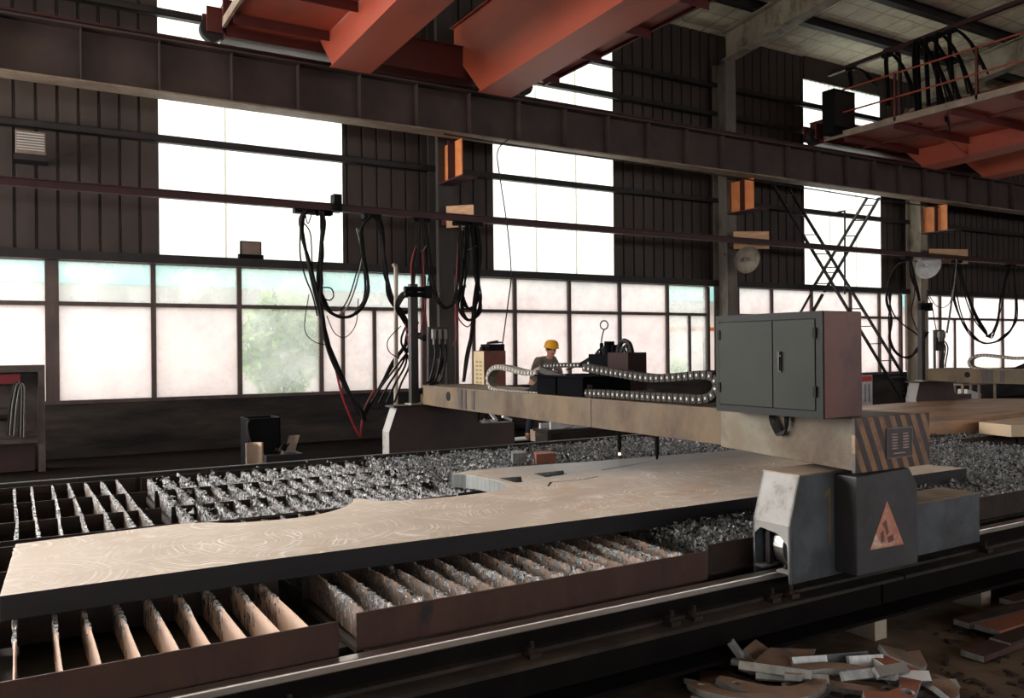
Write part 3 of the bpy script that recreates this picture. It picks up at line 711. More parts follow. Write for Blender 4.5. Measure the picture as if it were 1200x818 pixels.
# loose cut blocks behind the plate
for k, (px0, py0, px1, py1, lab) in enumerate(((601, 542, 627, 543, 'grey cut steel block behind the plate, left of the pair'), (628.5, 543, 645, 540, 'reddish cut steel block behind the plate, right of the pair'))):
    a = at(px0, py0, 'z', .66); b = at(px1, py1, 'z', .66)
    t2 = MB().prism([(a.x, a.y), (b.x, a.y-.03), (b.x+.06, a.y+.16), (a.x+.1, a.y+.2)], 'xy', .645, .745).build('steel_block', M['cut_edge'] if k == 0 else M['offcut_red'], None, bevel=.003)
    tag(t2, lab, 'block', 'loose cut steel blocks')
pts = [at(a, b, 'z', .80) for a, b in ((1005, 476), (1070, 471), (1130, 467), (1230, 467), (1230, 478), (1146, 491), (1075, 495), (1000, 501))]
o = MB().prism([(p.x, p.y) for p in pts], 'xy', .63, .80).build('steel_plate', mat('brown_plate', (196,156,122), (160,128,104), .45, .35, 2, (.5,2,1), c3=(120,104,96), s3=1.5, lo3=.5, hi3=.7), None, bevel=.004)
tag(o, 'large brownish steel plate behind the striped beam end, at the right', 'steel plate')
pts = [at(a, b, 'z', .78) for a, b in ((1147, 494.5), (1260, 480), (1290, 506), (1149, 507.5))]
pts = [at(1147, 494.5, 'z', .78), at(1215, 487, 'z', .78), at(1215, 487, 'z', .78)+Vector((.4, -1.3, 0)), at(1147, 494.5, 'z', .78)+Vector((-.1, -.45, 0))]
o = MB().prism([(p.x, p.y) for p in pts], 'xy', .635, .78).build('steel_plate', mat('pale_plate', (206,180,150), (184,166,146), .45, .35, 3), None, bevel=.004)
tag(o, 'pale cut steel plate at the right edge, in front of the brown plate', 'steel plate')

# ------------------------------------------------------------------ running rails
def rail(y, label, x0, x1, clamps):
    t = thing('running_rail', label, 'rail', (x0, y, .355), 'machine running rails')
    MB().box(x0, x1, y-.035, y+.035, .45, .487).build('rail_head', M['rail_steel'], t, bevel=.006)
    MB().box(x0, x1, y-.009, y+.009, .372, .45).build('rail_web', M['beam_web'], t)
    MB().box(x0, x1, y-.057, y+.057, .355, .372).build('rail_foot', M['beam_dark'], t)
    for x in clamps:
        for s_ in (-1, 1):
            cy_ = y + s_*.09
            c_ = MB().box(x-.03, x+.03, cy_-.035, cy_+.035, .355, .378).cyl((x, cy_, .378), (x, cy_, .395), .026, 6).cyl((x, cy_, .395), (x, cy_, .425), .011, 8)
            c_.build('rail_clamp', M['rust'], t)
    return t
rail(3.297, 'near running rail with a bright polished head in front of the slat trays', -4, 18, (.9, 2.0, 2.83, 2.98, 3.55, 3.7, 5.6, 6.9, 8.2))
def sup(x0, x1, y, label, legs):
    t = thing('rail_support_beam', label, 'beam', (x0, y, 0), 'rail support beams')
    MB().box(x0, x1, y-.165, y+.165, .335, .355).build('top_flange', M['beam_dark'], t)
    MB().box(x0, x1, y-.012, y+.012, .145, .335).build('web', M['beam_web'], t)
    MB().box(x0, x1, y-.165, y+.165, .125, .145).build('bottom_flange', M['beam_web'], t)
    for x in legs: MB().box(x-.09, x+.02, y-.14, y+.14, 0, .125).build('leg', M['column_paint'], t)
sup(-4, 4.60, 3.297, 'dark I-beam under the near rail, left of the joint below the carriage', (-2, .5, 2.2, 4.45))
sup(4.62, 18, 3.297, 'dark I-beam under the near rail, right of the joint below the carriage', (5.55, 8, 11, 14))
rail(8.73, 'far running rail behind the slat trays', -4, 20, ())
sup(-4, 20, 8.73, 'dark I-beam under the far rail behind the slat trays', (-2, 2, 6, 10, 14, 18))
# ------------------------------------------------------------------ cutting gantry
def gantry():
    t = thing('cutting_gantry', 'near cutting machine gantry whose tan beam spans the slat trays', 'cutting machine', (4, 6, .487), 'cutting machine gantries')
    x0, x1 = 3.96, 4.57
    b = MB().prism([(3.992, 1.345), (3.992, 1.108), (8.2, 1.122), (8.62, 1.13), (8.70, 1.16), (8.70, 1.30), (8.64, 1.345)], 'yz', x0, x1).build('beam', M['beam_paint'], t, bevel=.004)
    MB().box(x0-.004, x1+.004, 5.42, 5.46, 1.116, 1.35).build('splice_rib', M['beam_paint'], b)
    for y, w_, h in ((7.98, .05, .1), ): 
        MB().prism([(y+w_*math.cos(a/12*6.283), 1.25+h/2*math.sin(a/12*6.283)) for a in range(12)], 'yz', x0-.004, x0+.01).build('dark_hole_disc', M['black'], b)  # flat black disc, the dark inside of a hole done as colour
    for y, w_ in ((7.70, .035), (7.60, .03), (7.42, .03)): MB().box(x0-.006, x0+.01, y-w_, y+w_, 1.14, 1.33).build('dark_slot_strip', M['dark_steel'], b)  # flat dark strips for the shaded insides of slots
    MB().prism([(2.98, 1.345), (2.98, 1.058), (3.99, 1.098), (3.99, 1.345)], 'yz', x0-.006, x1+.006).build('beam_end', M['beam_end'], t, bevel=.004)
    e = MB().box(x0-.03, x1+.03, 2.955, 2.98, 1.05, 1.352).build('end_plate', M['hazard'], t, bevel=.004); e['label'] = 'brown and black striped end plate'
    npl = MB().box(4.195, 4.42, 2.948, 2.955, 1.115, 1.28)
    npl.build('nameplate', mat('nameplate_grey', (74,66,70), None, .4), e)
    tx = MB()
    for c_, w_ in ((4.235, .05), (4.335, .05)):
        for k in range(6):
            for i in range(5):
                tx.box(c_+i*.0105, c_+i*.0105+(.008 if (i*k) % 3 else .005), 2.9455, 2.948, 1.243-k*.016, 1.251-k*.016)
    for i in range(9): tx.box(4.25+i*.012, 4.258+i*.012, 2.9455, 2.948, 1.136, 1.142)
    tx.build('nameplate_text', mat('nameplate_print', (190,164,160), None, .5), e)
    fr = MB().box(4.192, 4.423, 2.946, 2.955, 1.278, 1.283).box(4.192, 4.423, 2.946, 2.955, 1.112, 1.117).box(4.192, 4.197, 2.946, 2.955, 1.112, 1.283).box(4.418, 4.423, 2.946, 2.955, 1.112, 1.283)
    fr.build('nameplate_rim', M['grey_cable'], e)
    # near carriage
    prof = [(3.63, .445), (3.63, .762), (3.712, 1.03), (4.63, 1.03), (4.68, .80), (4.76, .767), (5.435, .767), (5.435, .455)]
    c_ = MB().prism(prof, 'xz', 3.15, 3.162)
    c_.prism(prof, 'xz', 3.40, 3.412)
    c_.box(4.0, 4.012, 3.162, 3.40, .46, 1.02).box(5.423, 5.435, 3.162, 3.40, .50, .767)
    cr = c_.build('carriage', M['carriage'], t)
    tp = MB().box(3.712, 4.63, 3.15, 3.412, 1.03, 1.038).prism([(4.63, 1.035), (4.68, .80), (4.76, .769), (5.435, .769), (5.435, .776), (4.76, .776), (4.688, .806), (4.64, 1.035)], 'xz', 3.15, 3.412)
    tp.build('carriage_top', M['flange_tan'], cr)
    # end face in a lighter tone, as lit from the left, wheel opening below
    def fp(y, z):  # point on the slanted end face
        return (3.63 + max(0, (z-.762))*(.082/.268), y, z)
    ef = MB(); L_ = [(3.15, 1.03), (3.412, 1.03), (3.412, .762), (3.15, .762)]
    ef.add([fp(*p) for p in L_] + [tuple(Vector(fp(*p))+Vector((.012, 0, 0))) for p in L_], [(0, 1, 2, 3), (7, 6, 5, 4), (0, 4, 5, 1), (1, 5, 6, 2), (2, 6, 7, 3), (3, 7, 4, 0)])
    pol = [(3.15, .762), (3.412, .762), (3.412, .62), (3.40, .62), (3.40, .69), (3.36, .725), (3.24, .71), (3.17, .655), (3.162, .46), (3.15, .445)]
    ef.prism(pol, 'yz', 3.63, 3.642)
    ef.build('end_face', M['carriage_light'], cr)
    MB().box(3.63, 4.0, 3.162, 3.245, .497, .51).box(3.63, 4.0, 3.35, 3.412, .497, .51).build('bottom_plate', M['carriage_light'], cr)
    wl_ = MB().cyl((3.83, 3.262, .617), (3.83, 3.332, .617), .13, 28).cyl((3.83, 3.2, .617), (3.83, 3.39, .617), .03, 12); wl_.build('wheel', M['rail_steel'], cr)
    wl_ = MB().cyl((5.2, 3.262, .617), (5.2, 3.332, .617), .13, 28); wl_.build('wheel', M['rail_steel'], cr)
    bo = MB()
    for y in (3.19, 3.22): bo.cyl((3.68, y, .51), (3.68, y, .535), .013, 6)
    bo.build('bolt', M['rust'], cr)
    hp = MB().box(3.68, 3.71, 3.34, 3.37, .51, .7); hp.build('inner_rib', M['dark_steel'], cr)
    one = MB().prism([(3.905, .90), (3.95, .945), (3.965, .945), (3.965, .62), (3.945, .62), (3.945, .91), (3.905, .885)], 'xz', 3.1485, 3.15)
    one.build('painted_numeral', mat('ochre_paint', (128,104,70), (104,92,76), .6, 0, 8), cr)
    # motor housing with its warning triangle
    h = MB().prism([(3.998, .472), (3.998, 1.02), (4.47, 1.035), (4.545, .93), (4.545, .472)], 'xz', 3.0, 3.15)
    hs = h.build('motor_housing', M['housing'], t, bevel=.006)
    A, B, C_ = at(1039, 587, 'y', 3.0), at(1019.5, 644.5, 'y', 3.0), at(1058.5, 637.5, 'y', 3.0)
    MB().prism([(A.x, A.z), (B.x, B.z), (C_.x, C_.z)], 'xz', 2.9965, 3.0).build('warning_triangle', mat('worn_triangle_print', (204,150,128), (190,124,106), .5, 0, 14, c3=(236,214,200), s3=10, lo3=.55, hi3=.68), hs)
    g = (A+B+C_)/3
    sy = MB()
    sy.prism([(g.x-.045, g.z+.05), (g.x-.01, g.z+.07), (g.x+.0, g.z+.03), (g.x+.012, g.z-.005), (g.x-.005, g.z-.02), (g.x-.02, g.z+.02)], 'xz', 2.9945, 2.9965).prism([(g.x-.06, g.z-.0), (g.x-.035, g.z+.012), (g.x-.03, g.z-.05), (g.x-.055, g.z-.06)], 'xz', 2.9945, 2.9965).prism([(g.x+.0, g.z-.03), (g.x+.05, g.z-.02), (g.x+.06, g.z-.055), (g.x+.01, g.z-.065)], 'xz', 2.9945, 2.9965)
    sy.build('warning_symbol', mat('faded_symbol', (120,84,76), None, .6), hs)
    # far carriage
    fy0, fy1 = 8.62, 8.81
    prof = [(3.55, .455), (3.55, .84), (3.645, 1.10), (4.60, 1.10), (4.66, .90), (4.74, .86), (5.16, .86), (5.16, .47)]
    k = MB().prism(prof, 'xz', fy0, fy0+.012).prism(prof, 'xz', fy1-.012, fy1)
    k.box(3.645, 4.6, fy0, fy1, 1.10, 1.106).box(4.74, 5.16, fy0, fy1, .86, .866).box(5.148, 5.16, fy0, fy1, .49, .86)
    fc = k.build('far_carriage', M['girder_brown'], t); fc['label'] = 'dark brown far carriage leg'
    ef = MB(); a_, b_ = (3.545, 3.64)
    ef.add([(a_, fy0, .50), (a_, fy1, .50), (a_, fy1, .84), (a_, fy0, .84), (b_, fy0, 1.10), (b_, fy1, 1.10)], [(0, 1, 2, 3), (3, 2, 5, 4)])
    ef.add([(a_+.012, fy0, .50), (a_+.012, fy1, .50), (a_+.012, fy1, .84), (a_+.012, fy0, .84), (b_+.012, fy0, 1.10), (b_+.012, fy1, 1.10)], [(3, 2, 1, 0), (4, 5, 2, 3)])
    ef.build('end_face', M['carriage_light'], fc)
    MB().cyl((3.8, 8.70, .617), (3.8, 8.76, .617), .13, 24).build('wheel', M['rail_steel'], fc)
    MB().cyl((4.95, 8.70, .617), (4.95, 8.76, .617), .13, 24).build('wheel', M['rail_steel'], fc)
    MB().box(3.60, 4.6, fy0-.02, fy1+.05, 1.106, 1.125).build('mount_plate', M['dark_steel'], fc)
    # cable post and junction panel at the far end
    top = at(487, 333, 'y', 8.74)
    ps = MB().box(3.86, 3.95, 8.71, 8.79, 1.125, top.z).build('cable_post', M['dark_steel'], t)
    MB().box(3.83, 4.06, 8.66, 8.84, 1.125, 1.14).build('post_foot', M['column_paint'], ps)
    cl = MB()
    for z in (top.z-.12, top.z-.06): cl.cyl((3.78, 8.7, z), (4.08, 8.7, z), .03, 10)
    cl.box(4.02, 4.1, 8.66, 8.76, top.z-.16, top.z-.02).build('cable_clamp', M['black'], ps)
    a = at(502, 383, 'y', 8.55); b2 = at(526, 420, 'y', 8.55)
    jp = MB().box(a.x, b2.x, 8.55, 8.57, b2.z, a.z)
    jp.box(a.x-.0, a.x+.02, 8.56, 8.6, 1.345, a.z).box(b2.x-.02, b2.x, 8.56, 8.6, 1.345, a.z)
    j = jp.build('junction_panel', M['dark_steel'], t)
    for r_ in range(3):
        xx = a.x+.05+r_*.07
        v = MB().cyl((xx, 8.55, a.z-.12), (xx, 8.5, a.z-.12), .022, 10).cyl((xx, 8.52, a.z-.12), (xx, 8.52, a.z-.2), .012, 8).box(xx-.02, xx+.02, 8.5, 8.55, a.z-.11, a.z-.03)
        v.build('valve', M['grey_cable'], j)
        MB().tube([(xx, 8.5, a.z-.2), (xx-.02, 8.44, a.z-.32), (xx-.08, 8.45, 1.42), (xx-.16, 8.4, 1.37)], .012, 6, 5).build('hose', M['cable'], j)
    return t
G1 = gantry()
G2 = copy_tree(G1); G2.location.x += 9.5
G2['label'] = 'further cutting machine gantry at the right edge, beyond the grey cabinet'
# ------------------------------------------------------------------ control cabinet on the near gantry
t = thing('control_cabinet', 'grey two-door control cabinet standing on the near end of the gantry beam', 'cabinet', (4.0, 3.46, 1.345))
X0, X1, Y0, Y1, Z0, Z1 = 3.80, 4.13, 3.06, 3.87, 1.347, 1.942
MB().box(X0+.01, X1, Y0+.004, Y1, Z0, Z1).build('body', M['cabinet_edge'], t, bevel=.004)
sp = MB().box(X0+.012, X1-.003, Y0-.002, Y0+.004, Z0+.004, Z1-.004).build('side_panel', M['cabinet_side'], t); sp['label'] = 'reddish brown side panel'
fr = MB().box(X0, X0+.012, Y0, Y1, Z1-.04, Z1).box(X0, X0+.012, Y0, Y1, Z0, Z0+.04).box(X0, X0+.012, Y0, Y0+.045, Z0+.04, Z1-.04).box(X0, X0+.012, Y1-.03, Y1, Z0+.04, Z1-.04)
fr.build('door_frame', M['cabinet_edge'], t)
ym = at(906, 430, 'x', X0).y
for k, (a, b) in enumerate(((Y0+.05, ym-.003), (ym+.003, Y1-.034))):
    dr = MB().box(X0-.004, X0+.008, a, b, Z0+.045, Z1-.045).build('door', M['cabinet'], t, bevel=.002)
    for z in (Z0+.12, Z1-.15):
        yh = a-.004 if k == 0 else b-.004
        MB().box(X0-.010, X0+.002, yh-.006, yh+.014, z, z+.06).build('hinge', M['black'], dr)
    if k == 0:
        yy = ym-.055
        MB().box(X0-.012, X0-.004, yy-.012, yy+.012, 1.60, 1.72).cyl((X0-.02, yy, 1.71), (X0-.004, yy, 1.71), .010, 10).box(X0-.02, X0-.010, yy-.006, yy+.006, 1.61, 1.69).build('handle', M['dark_steel'], dr)
w_ = MB()
t2 = thing('cabinet_cables', 'drooping black cable loop under the grey control cabinet', 'cable', (3.9, 3.5, 1.33))
for k in range(5):
    a = at(902+k*1.2, 488, 'x', 3.93); b = at(909+k*1.6, 508-k*.8, 'x', 3.93); c_ = at(920+k*.7, 506-k*1.5, 'x', 3.93); d = at(921+k, 487, 'x', 3.93)
    w_.tube([a+Vector((.1, 0, .04)), a, b, (b+c_)/2+Vector((0, 0, -.012)), c_, d, d+Vector((.1, 0, .04))], .006, 6, 5)
w_.build('loop', M['cable'], t2)
# ------------------------------------------------------------------ drag chains and torch gear on the near beam
def chain(pts, w, h, x0, label, m, link=.055, sub=8):
    """plastic drag chain whose path runs in the plane x = x0; studs on the face towards -x"""
    P = [Vector(p) for p in pts]; Q = []
    for i in range(len(P)-1):
        a = P[max(i-1, 0)]; b = P[i]; c = P[i+1]; d = P[min(i+2, len(P)-1)]
        for k in range(sub):
            u = k/sub; Q.append(.5*((2*b)+(c-a)*u+(2*a-5*b+4*c-d)*u*u+(3*b-a-3*c+d)*u**3))
    Q.append(P[-1])
    t = thing('drag_chain', label, 'cable chain', tuple(P[0]), 'cable drag chains')
    L = MB(); ST = MB(); acc = 0; prev = Q[0]; last = Q[0]
    for q in Q[1:]:
        while (q-last).length >= link:
            d = (q-last).normalized(); c = last + d*link/2
            z = Vector((0, -d.z, d.y)); Mx = Matrix(((1, 0, 0), tuple(d), tuple(z))).transposed()
            L.obox(c, (w, link*.86, h), Mx); L.obox(c+d*link*.5, (w*.86, link*.3, h*.8), Mx)
            ST.obox(c + Vector((-w/2-.002, 0, 0)), (.005, link*.22, h*.3), Mx)
            last = last + d*link
    L.build('links', m, t, bevel=.003); ST.build('studs', M['chain_stud'], t)
    return t
XC = 4.06
def bx(px, py): return at(px, py, 'x', XC)
chain([bx(640, 463), bx(612, 461), bx(592, 459), bx(579, 455), bx(574.5, 446), bx(577, 435), bx(586, 430), bx(602, 433), bx(618, 437), bx(634, 437)], .09, .05, XC, 'pale drag chain looped at the left on the gantry beam, in front of the worker', M['plastic_chain'])
chain([bx(684, 460), bx(715, 461.5), bx(760, 464.5), bx(800, 466.5), bx(826, 468), bx(840, 463), bx(845, 452), bx(840, 441), bx(826, 439), bx(800, 441.5), bx(765, 443), bx(730, 438), bx(700, 433), bx(684, 430)], .09, .06, XC, 'dark drag chain looped beside the grey cabinet on the gantry beam', M['chain_dark'], .06)
XC2 = 4.42
chain([at(684, 428, 'x', XC2), at(660, 428, 'x', XC2), at(640, 429, 'x', XC2)], .09, .045, XC2, 'short black drag chain behind the worker-side saddle box', M['chain_dark'])
t = thing('torch_saddle', 'black saddle box on the middle of the gantry beam between the two drag chains', 'machine box', (4.2, 6.1, 1.346))
ya, yb, yc = at(683, 460, 'x', 4.0).y, at(629, 460, 'x', 4.0).y, at(652, 460, 'x', 4.0).y
MB().box(4.0, 4.5, ya, yc-.01, 1.347, 1.50).build('motor_box', M['matte_black'], t, bevel=.006)
MB().box(4.0, 4.42, yc+.01, yb, 1.347, 1.50).build('drive_box', M['matte_black'], t, bevel=.006)
MB().box(3.985, 4.52, ya-.03, yb+.02, 1.50, 1.515).build('cover', M['matte_black'], t)
MB().bar(bx(634, 433), bx(692, 455), .04, .05).build('chain_arm', M['chain_dark'], t)
hs = MB()
for k in range(5):
    hs = MB().tube([bx(612+k*4, 463), bx(626+k*3, 452-k), bx(640+k*2, 444-k), bx(656, 442+k), bx(676, 452-k*2)], .012, 6, 5); hs.build('hose', M['cable'], t)
MB().tube([bx(600, 463.5), bx(618, 458), bx(632, 447), bx(638, 443)], .014, 6, 5).build('hose', M['cable'], t)
# cutting head hanging behind the beam
XT = 4.95
def tx(px, py): return at(px, py, 'x', XT)
t = thing('torch_carriage', 'black cutting head with motors, hoses and two torches behind the gantry beam', 'cutting head', (XT, 6.1, 1.35))
a, b = tx(748, 438), tx(690, 438)
MB().box(4.58, 5.05, a.y-.12, b.y+.05, 1.30, 1.36).build('carriage_plate', M['dark_steel'], t, bevel=.004)
p, q = tx(748, 413), tx(724, 446)
MB().box(XT-.12, XT+.10, p.y, q.y, 1.36, p.z).build('motor_cover', mat('dark_brown_cover', (46,31,28), (38,27,25), .7, 0, 4, spec=.1), t, bevel=.006)
p, q = tx(722, 410), tx(696, 440)
MB().box(XT-.1, XT+.1, p.y, q.y-.05, 1.36, p.z-.04).cyl(tx(714, 406)-Vector((0,0,.2)), tx(714, 400), .05, 14).cyl(tx(705, 412)-Vector((0,0,.2)), tx(705, 402), .02, 10).cyl(tx(720, 416)-Vector((0,0,.1)), tx(720, 404), .035, 10).build('motor', M['matte_black'], t)
for k in range(9):
    x_ = 700+k*4.2
    MB().tube([tx(x_-6, 438), tx(x_-4+k % 3*2, 420-k % 4), tx(x_+4, 409-(k*7) % 5), tx(x_+9, 418), tx(x_+8, 436)], .012+.004*(k % 2), 6, 5).build('hose', M['cable'], t)
MB().tube([tx(724, 416), tx(727, 403), tx(732, 399.5), tx(738, 404), tx(741, 416)], .024, 8, 6).build('hose', M['cable'], t)
MB().tube([tx(702, 414), tx(692, 419), tx(680, 426), tx(668, 431)], .012, 6, 5).build('hose', M['cable'], t)
MB().tube([tx(700, 418), tx(690, 423), tx(676, 429), tx(664, 433)], .010, 6, 5).build('hose', M['cable'], t)
MB().tube([tx(704, 408), tx(705.5, 395), tx(708, 386)], .007, 6, 4).tube([tx(708+4.5*math.sin(i*.7854), 381+4.5*math.cos(i*.7854)*1.15) for i in range(9)], .007, 6, 3).build('hook_rod', M['dark_steel'], t)
for n, (px, py) in enumerate(((770, 539), (726, 531))):
    tip = at(px, py, 'x', 4.92)
    MB().cyl(tip+Vector((0,0,.004)), tip+Vector((0,0,.05)), .008, 12, .018).cyl(tip+Vector((0,0,.05)), tip+Vector((0,0,.34)), .02, 12).cyl((tip.x, tip.y, tip.z+.34), (tip.x, tip.y, 1.30), .028, 12).build('torch', M['black'], t)
    MB().box(4.56, tip.x+.03, tip.y-.03, tip.y+.03, 1.18, 1.24).build('torch_arm', M['dark_steel'], t)
sp = at(726, 532.5, 'x', 4.92)
e = NT('cutting_flame'); e.b.inputs['Emission Color'].default_value = (1, .55, .25, 1); e.b.inputs['Emission Strength'].default_value = 12
fl = MB().lathe([(.001, -.004), (.012, .0), (.009, .012), (.001, .03)], Matrix.Translation((sp.x, sp.y, .735)), 10).build('cutting_flame', e.m, None)
tag(fl, 'tiny orange glow of the cutting flame under the left torch', 'flame')
# further gantry: its chain and head are plain copies of the near ones, moved with the machine
for src, lab in ((bpy.data.objects['drag_chain'], 'drag chain looped on the further gantry at the right edge'), (bpy.data.objects['torch_saddle'], 'black saddle box on the further gantry at the right edge'), (t, 'black cutting head behind the further gantry at the right edge')):
    c_ = copy_tree(src); c_.location.x += 9.5; c_.location.y += -.4 if 'head' in lab else .75; c_['label'] = lab
    if 'drag' in lab: c_.location.y -= .0

# ------------------------------------------------------------------ machines, racks and lamps along the wall
q = at(570, 447, 'y', 13.3)
x0, x1, y0, y1, zt_ = 7.28, 7.74, 13.22, 13.60, at(570, 411, 'y', 13.3).z
t = thing('power_source', 'cream and brown cutting power cabinet beside the first column', 'power unit', (7.5, 13.4, 0))
MB().box(x0+.006, x1, y0, y1, .98, zt_).build('body', M['brown_box'], t, bevel=.008)
fp_ = MB().box(x0-.004, x0+.006, y0+.0, y1, .98, zt_-.01).build('front_panel', M['cream'], t)
lv = MB()
for c_ in range(2):
    for r_ in range(7): lv.box(x0-.007, x0-.003, y0+.07+c_*.14, y0+.16+c_*.14, zt_-.22-r_*.075, zt_-.185-r_*.075)
lv.build('louvre', mat('louvre_shade', (176,156,120), None, .6), fp_)
for dx in (.06, .4):
    for dy in (.05, .33): MB().box(x0+dx-.02, x0+dx+.02, y0+dy-.02, y0+dy+.02, 0, .96).build('leg', M['black'], t)
MB().box(x0, x1, y0, y1, .95, .98).build('stand_top', M['black'], t)
t = thing('tool_box', 'black box and loose tools lying on top of the cream power cabinet', 'box', (7.55, 13.4, zt_))
MB().box(x0+.12, x1-.01, y0+.02, y1-.04, zt_, zt_+.12).build('case', M['black'], t, bevel=.006)
MB().bar((x0+.15, y0+.1, zt_+.14), (x0+.4, y0+.2, zt_+.17), .05, .04).bar((x0+.2, y0+.25, zt_+.135), (x0+.45, y0+.12, zt_+.15), .04, .03).build('tool', M['dark_steel'], t)
cb = MB()
for k in range(6): cb.tube([(x0-.03+k*.02, y0+.03*k, zt_+.012), (x0+.02, y0+.08+.02*k, zt_+.05), (x0+.1, y0+.15, zt_+.02+.01*k), (x0+.06-k*.02, y0+.1, zt_+.012)], .012, 6, 4)
cb.build('coiled_lead', M['cable'], t)
# left rack
t = thing('tool_rack', 'dark steel tool rack with hoses at the left edge below the window', 'rack', (-.3, 14.2, 0))
xr = at(53, 480, 'y', 14.1).x; ztop = at(30, 428, 'y', 14.1).z; xs_ = at(45, 480, 'y', 14.1).x
f = MB(); f.box(xs_, xr, 14.1, 14.5, 0, ztop).box(-1.6, xs_, 14.1, 14.5, ztop-.1, ztop).box(-1.6, xs_, 14.4, 14.5, 0, ztop-.1)
zs = at(30, 508, 'y', 14.1).z
f.box(-1.6, xs_, 14.08, 14.12, zs-.04, zs+.03).box(-1.6, xs_-.02, 14.08, 14.12, zs-.14, zs-.08)
f.build('frame', mat('rack_steel', (96,84,80), (74,66,64), .6, 0, 4), t)
MB().box(-1.6, xs_-.05, 14.2, 14.3, .02, zs-.15).build('lower_panel', mat('rack_panel', (64,40,42), (50,34,36), .6, 0, 2), t)
a, b = at(0, 443, 'y', 14.1), at(24, 448, 'y', 14.1)
MB().box(a.x-.6, b.x, 14.1, 14.35, b.z-.02, a.z+.05).build('red_bin', mat('dark_red_bin', (120,34,40), None, .5), t)
a, b = at(0, 478, 'y', 14.0), at(12, 494, 'y', 14.0)
MB().cyl((a.x-.6, 14.1, (a.z+b.z)/2), (b.x, 14.1, (a.z+b.z)/2), .1, 14).build('roll', M['dark_steel'], t)
for k in range(4):
    o_ = k*2.4
    MB().tube([at(9+o_, 510, 'y', 14.02), at(12+o_, 475, 'y', 14.02), at(17+o_*.9, 452, 'y', 14.02), at(21+o_*.9, 449+k, 'y', 14.02), at(24+o_*.6, 460, 'y', 14.02), at(22+o_*.8, 512, 'y', 14.02)], .02, 6, 5).build('hose', M['grey_cable'] if k % 2 else M['cable'], t)
# bin, card and sack in front of the wall
yb_ = 12.4
a, b = at(291, 491, 'y', yb_), at(329, 530, 'y', yb_)
t = thing('steel_bin', 'black open steel bin against the dark wall, behind the pale card', 'bin', ((a.x+b.x)/2, yb_+.2, 0))
s_ = MB(); s_.box(a.x, a.x+.02, yb_, yb_+.5, 0, a.z).box(b.x-.02, b.x, yb_, yb_+.5, 0, a.z).box(a.x, b.x, yb_, yb_+.02, 0, a.z).box(a.x, b.x, yb_+.48, yb_+.5, 0, a.z).box(a.x, b.x, yb_, yb_+.5, 0, .02)
s_.build('shell', M['black'], t, bevel=.004)
MB().tube([at(294, 520, 'y', yb_-.02), at(290.5, 505, 'y', yb_-.02), at(290, 496, 'y', yb_-.02), at(293, 492, 'y', yb_)], .014, 6, 5).build('handle', M['dark_steel'], t)
a, b = at(288.5, 520, 'y', 11.9), at(309.5, 560, 'y', 11.9)
cd = MB(); n = 8
vs = []
for i in range(n+1):
    for j in range(7):
        u = i/n; z = .0 + (a.z)*j/6
        vs.append((a.x+(b.x-a.x)*u, 11.9+.05*math.sin(u*3.1)*(.4+j/6)+.03*j/6, z)); 
for i in range(n+1):
    for j in range(7):
        v = vs[i*7+j]; vs.append((v[0], v[1]+.012, v[2]))
o2 = (n+1)*7; fs = []
for i in range(n):
    for j in range(6):
        p_ = i*7+j; fs += [(p_, p_+7, p_+8, p_+1), (o2+p_, o2+p_+1, o2+p_+8, o2+p_+7)]
for j in range(6):
    fs += [(j, j+1, o2+j+1, o2+j), (n*7+j, o2+n*7+j, o2+n*7+j+1, n*7+j+1)]
for i in range(n):
    p_ = i*7; fs += [(p_, o2+p_, o2+p_+7, p_+7), (p_+6, p_+13, o2+p_+13, o2+p_+6)]
cd.add(vs, fs); tag(cd.build('card_sheet', M['paper'], None, True), 'pale curved card sheet standing in front of the black bin', 'card')
a, b = at(318, 533, 'y', 12.3), at(349, 520, 'y', 12.3)
tag(MB().box(a.x-.1, b.x+.05, 12.2, 12.7, 0, at(330, 533, 'y', 12.2).z).build('low_crate', M['dark_steel'], None, bevel=.006), 'low dark crate against the wall right of the black bin', 'crate')
zc = at(330, 533, 'y', 12.2).z
def sheet(name, m, P, th=.012):
    """bent sheet from a grid of points"""
    n, k = len(P), len(P[0]); vs = [tuple(p) for r_ in P for p in r_] + [tuple(Vector(p)+Vector((0, th, -th))) for r_ in P for p in r_]
    o_ = n*k; fs = []
    for i in range(n-1):
        for j in range(k-1):
            a = i*k+j; fs += [(a, a+1, a+k+1, a+k), (o_+a, o_+a+k, o_+a+k+1, o_+a+1)]
    for j in range(k-1): fs += [(j, o_+j, o_+j+1, j+1), ((n-1)*k+j, (n-1)*k+j+1, o_+(n-1)*k+j+1, o_+(n-1)*k+j)]
    for i in range(n-1): fs += [(i*k, (i+1)*k, o_+(i+1)*k, o_+i*k), (i*k+k-1, o_+i*k+k-1, o_+(i+1)*k+k-1, (i+1)*k+k-1)]
    return MB().add(vs, fs).build(name, m)
P = [[Vector((a.x+.02+u*.20+.10*w_, 12.3+.12*w_+.04*math.sin(u*9), zc+.02+.09*math.sin(u*2.6+w_)*abs(math.sin(u*7+w_*2))+.16*w_*u)) for w_ in (0, .25, .5, .75, 1)] for u in [i/10 for i in range(11)]]
tag(sheet('crumpled_sack', M['chain_dark'], P), 'crumpled grey sack lying on the low crate', 'sack')
c0 = at(340, 526, 'y', 12.35); c1 = at(350, 511.5, 'y', 12.35)
P = [[Vector((c0.x-.05+.16*u+.04*w_, 12.36+.1*(1-w_)+.03*math.sin(u*3), zc+.02+(c1.z-zc)*w_)) for w_ in (0, .33, .66, 1)] for u in (0, .33, .66, 1)]
tag(sheet('card_sheet', M['paper'], P), 'small tilted card sheet leaning on the low crate', 'card')
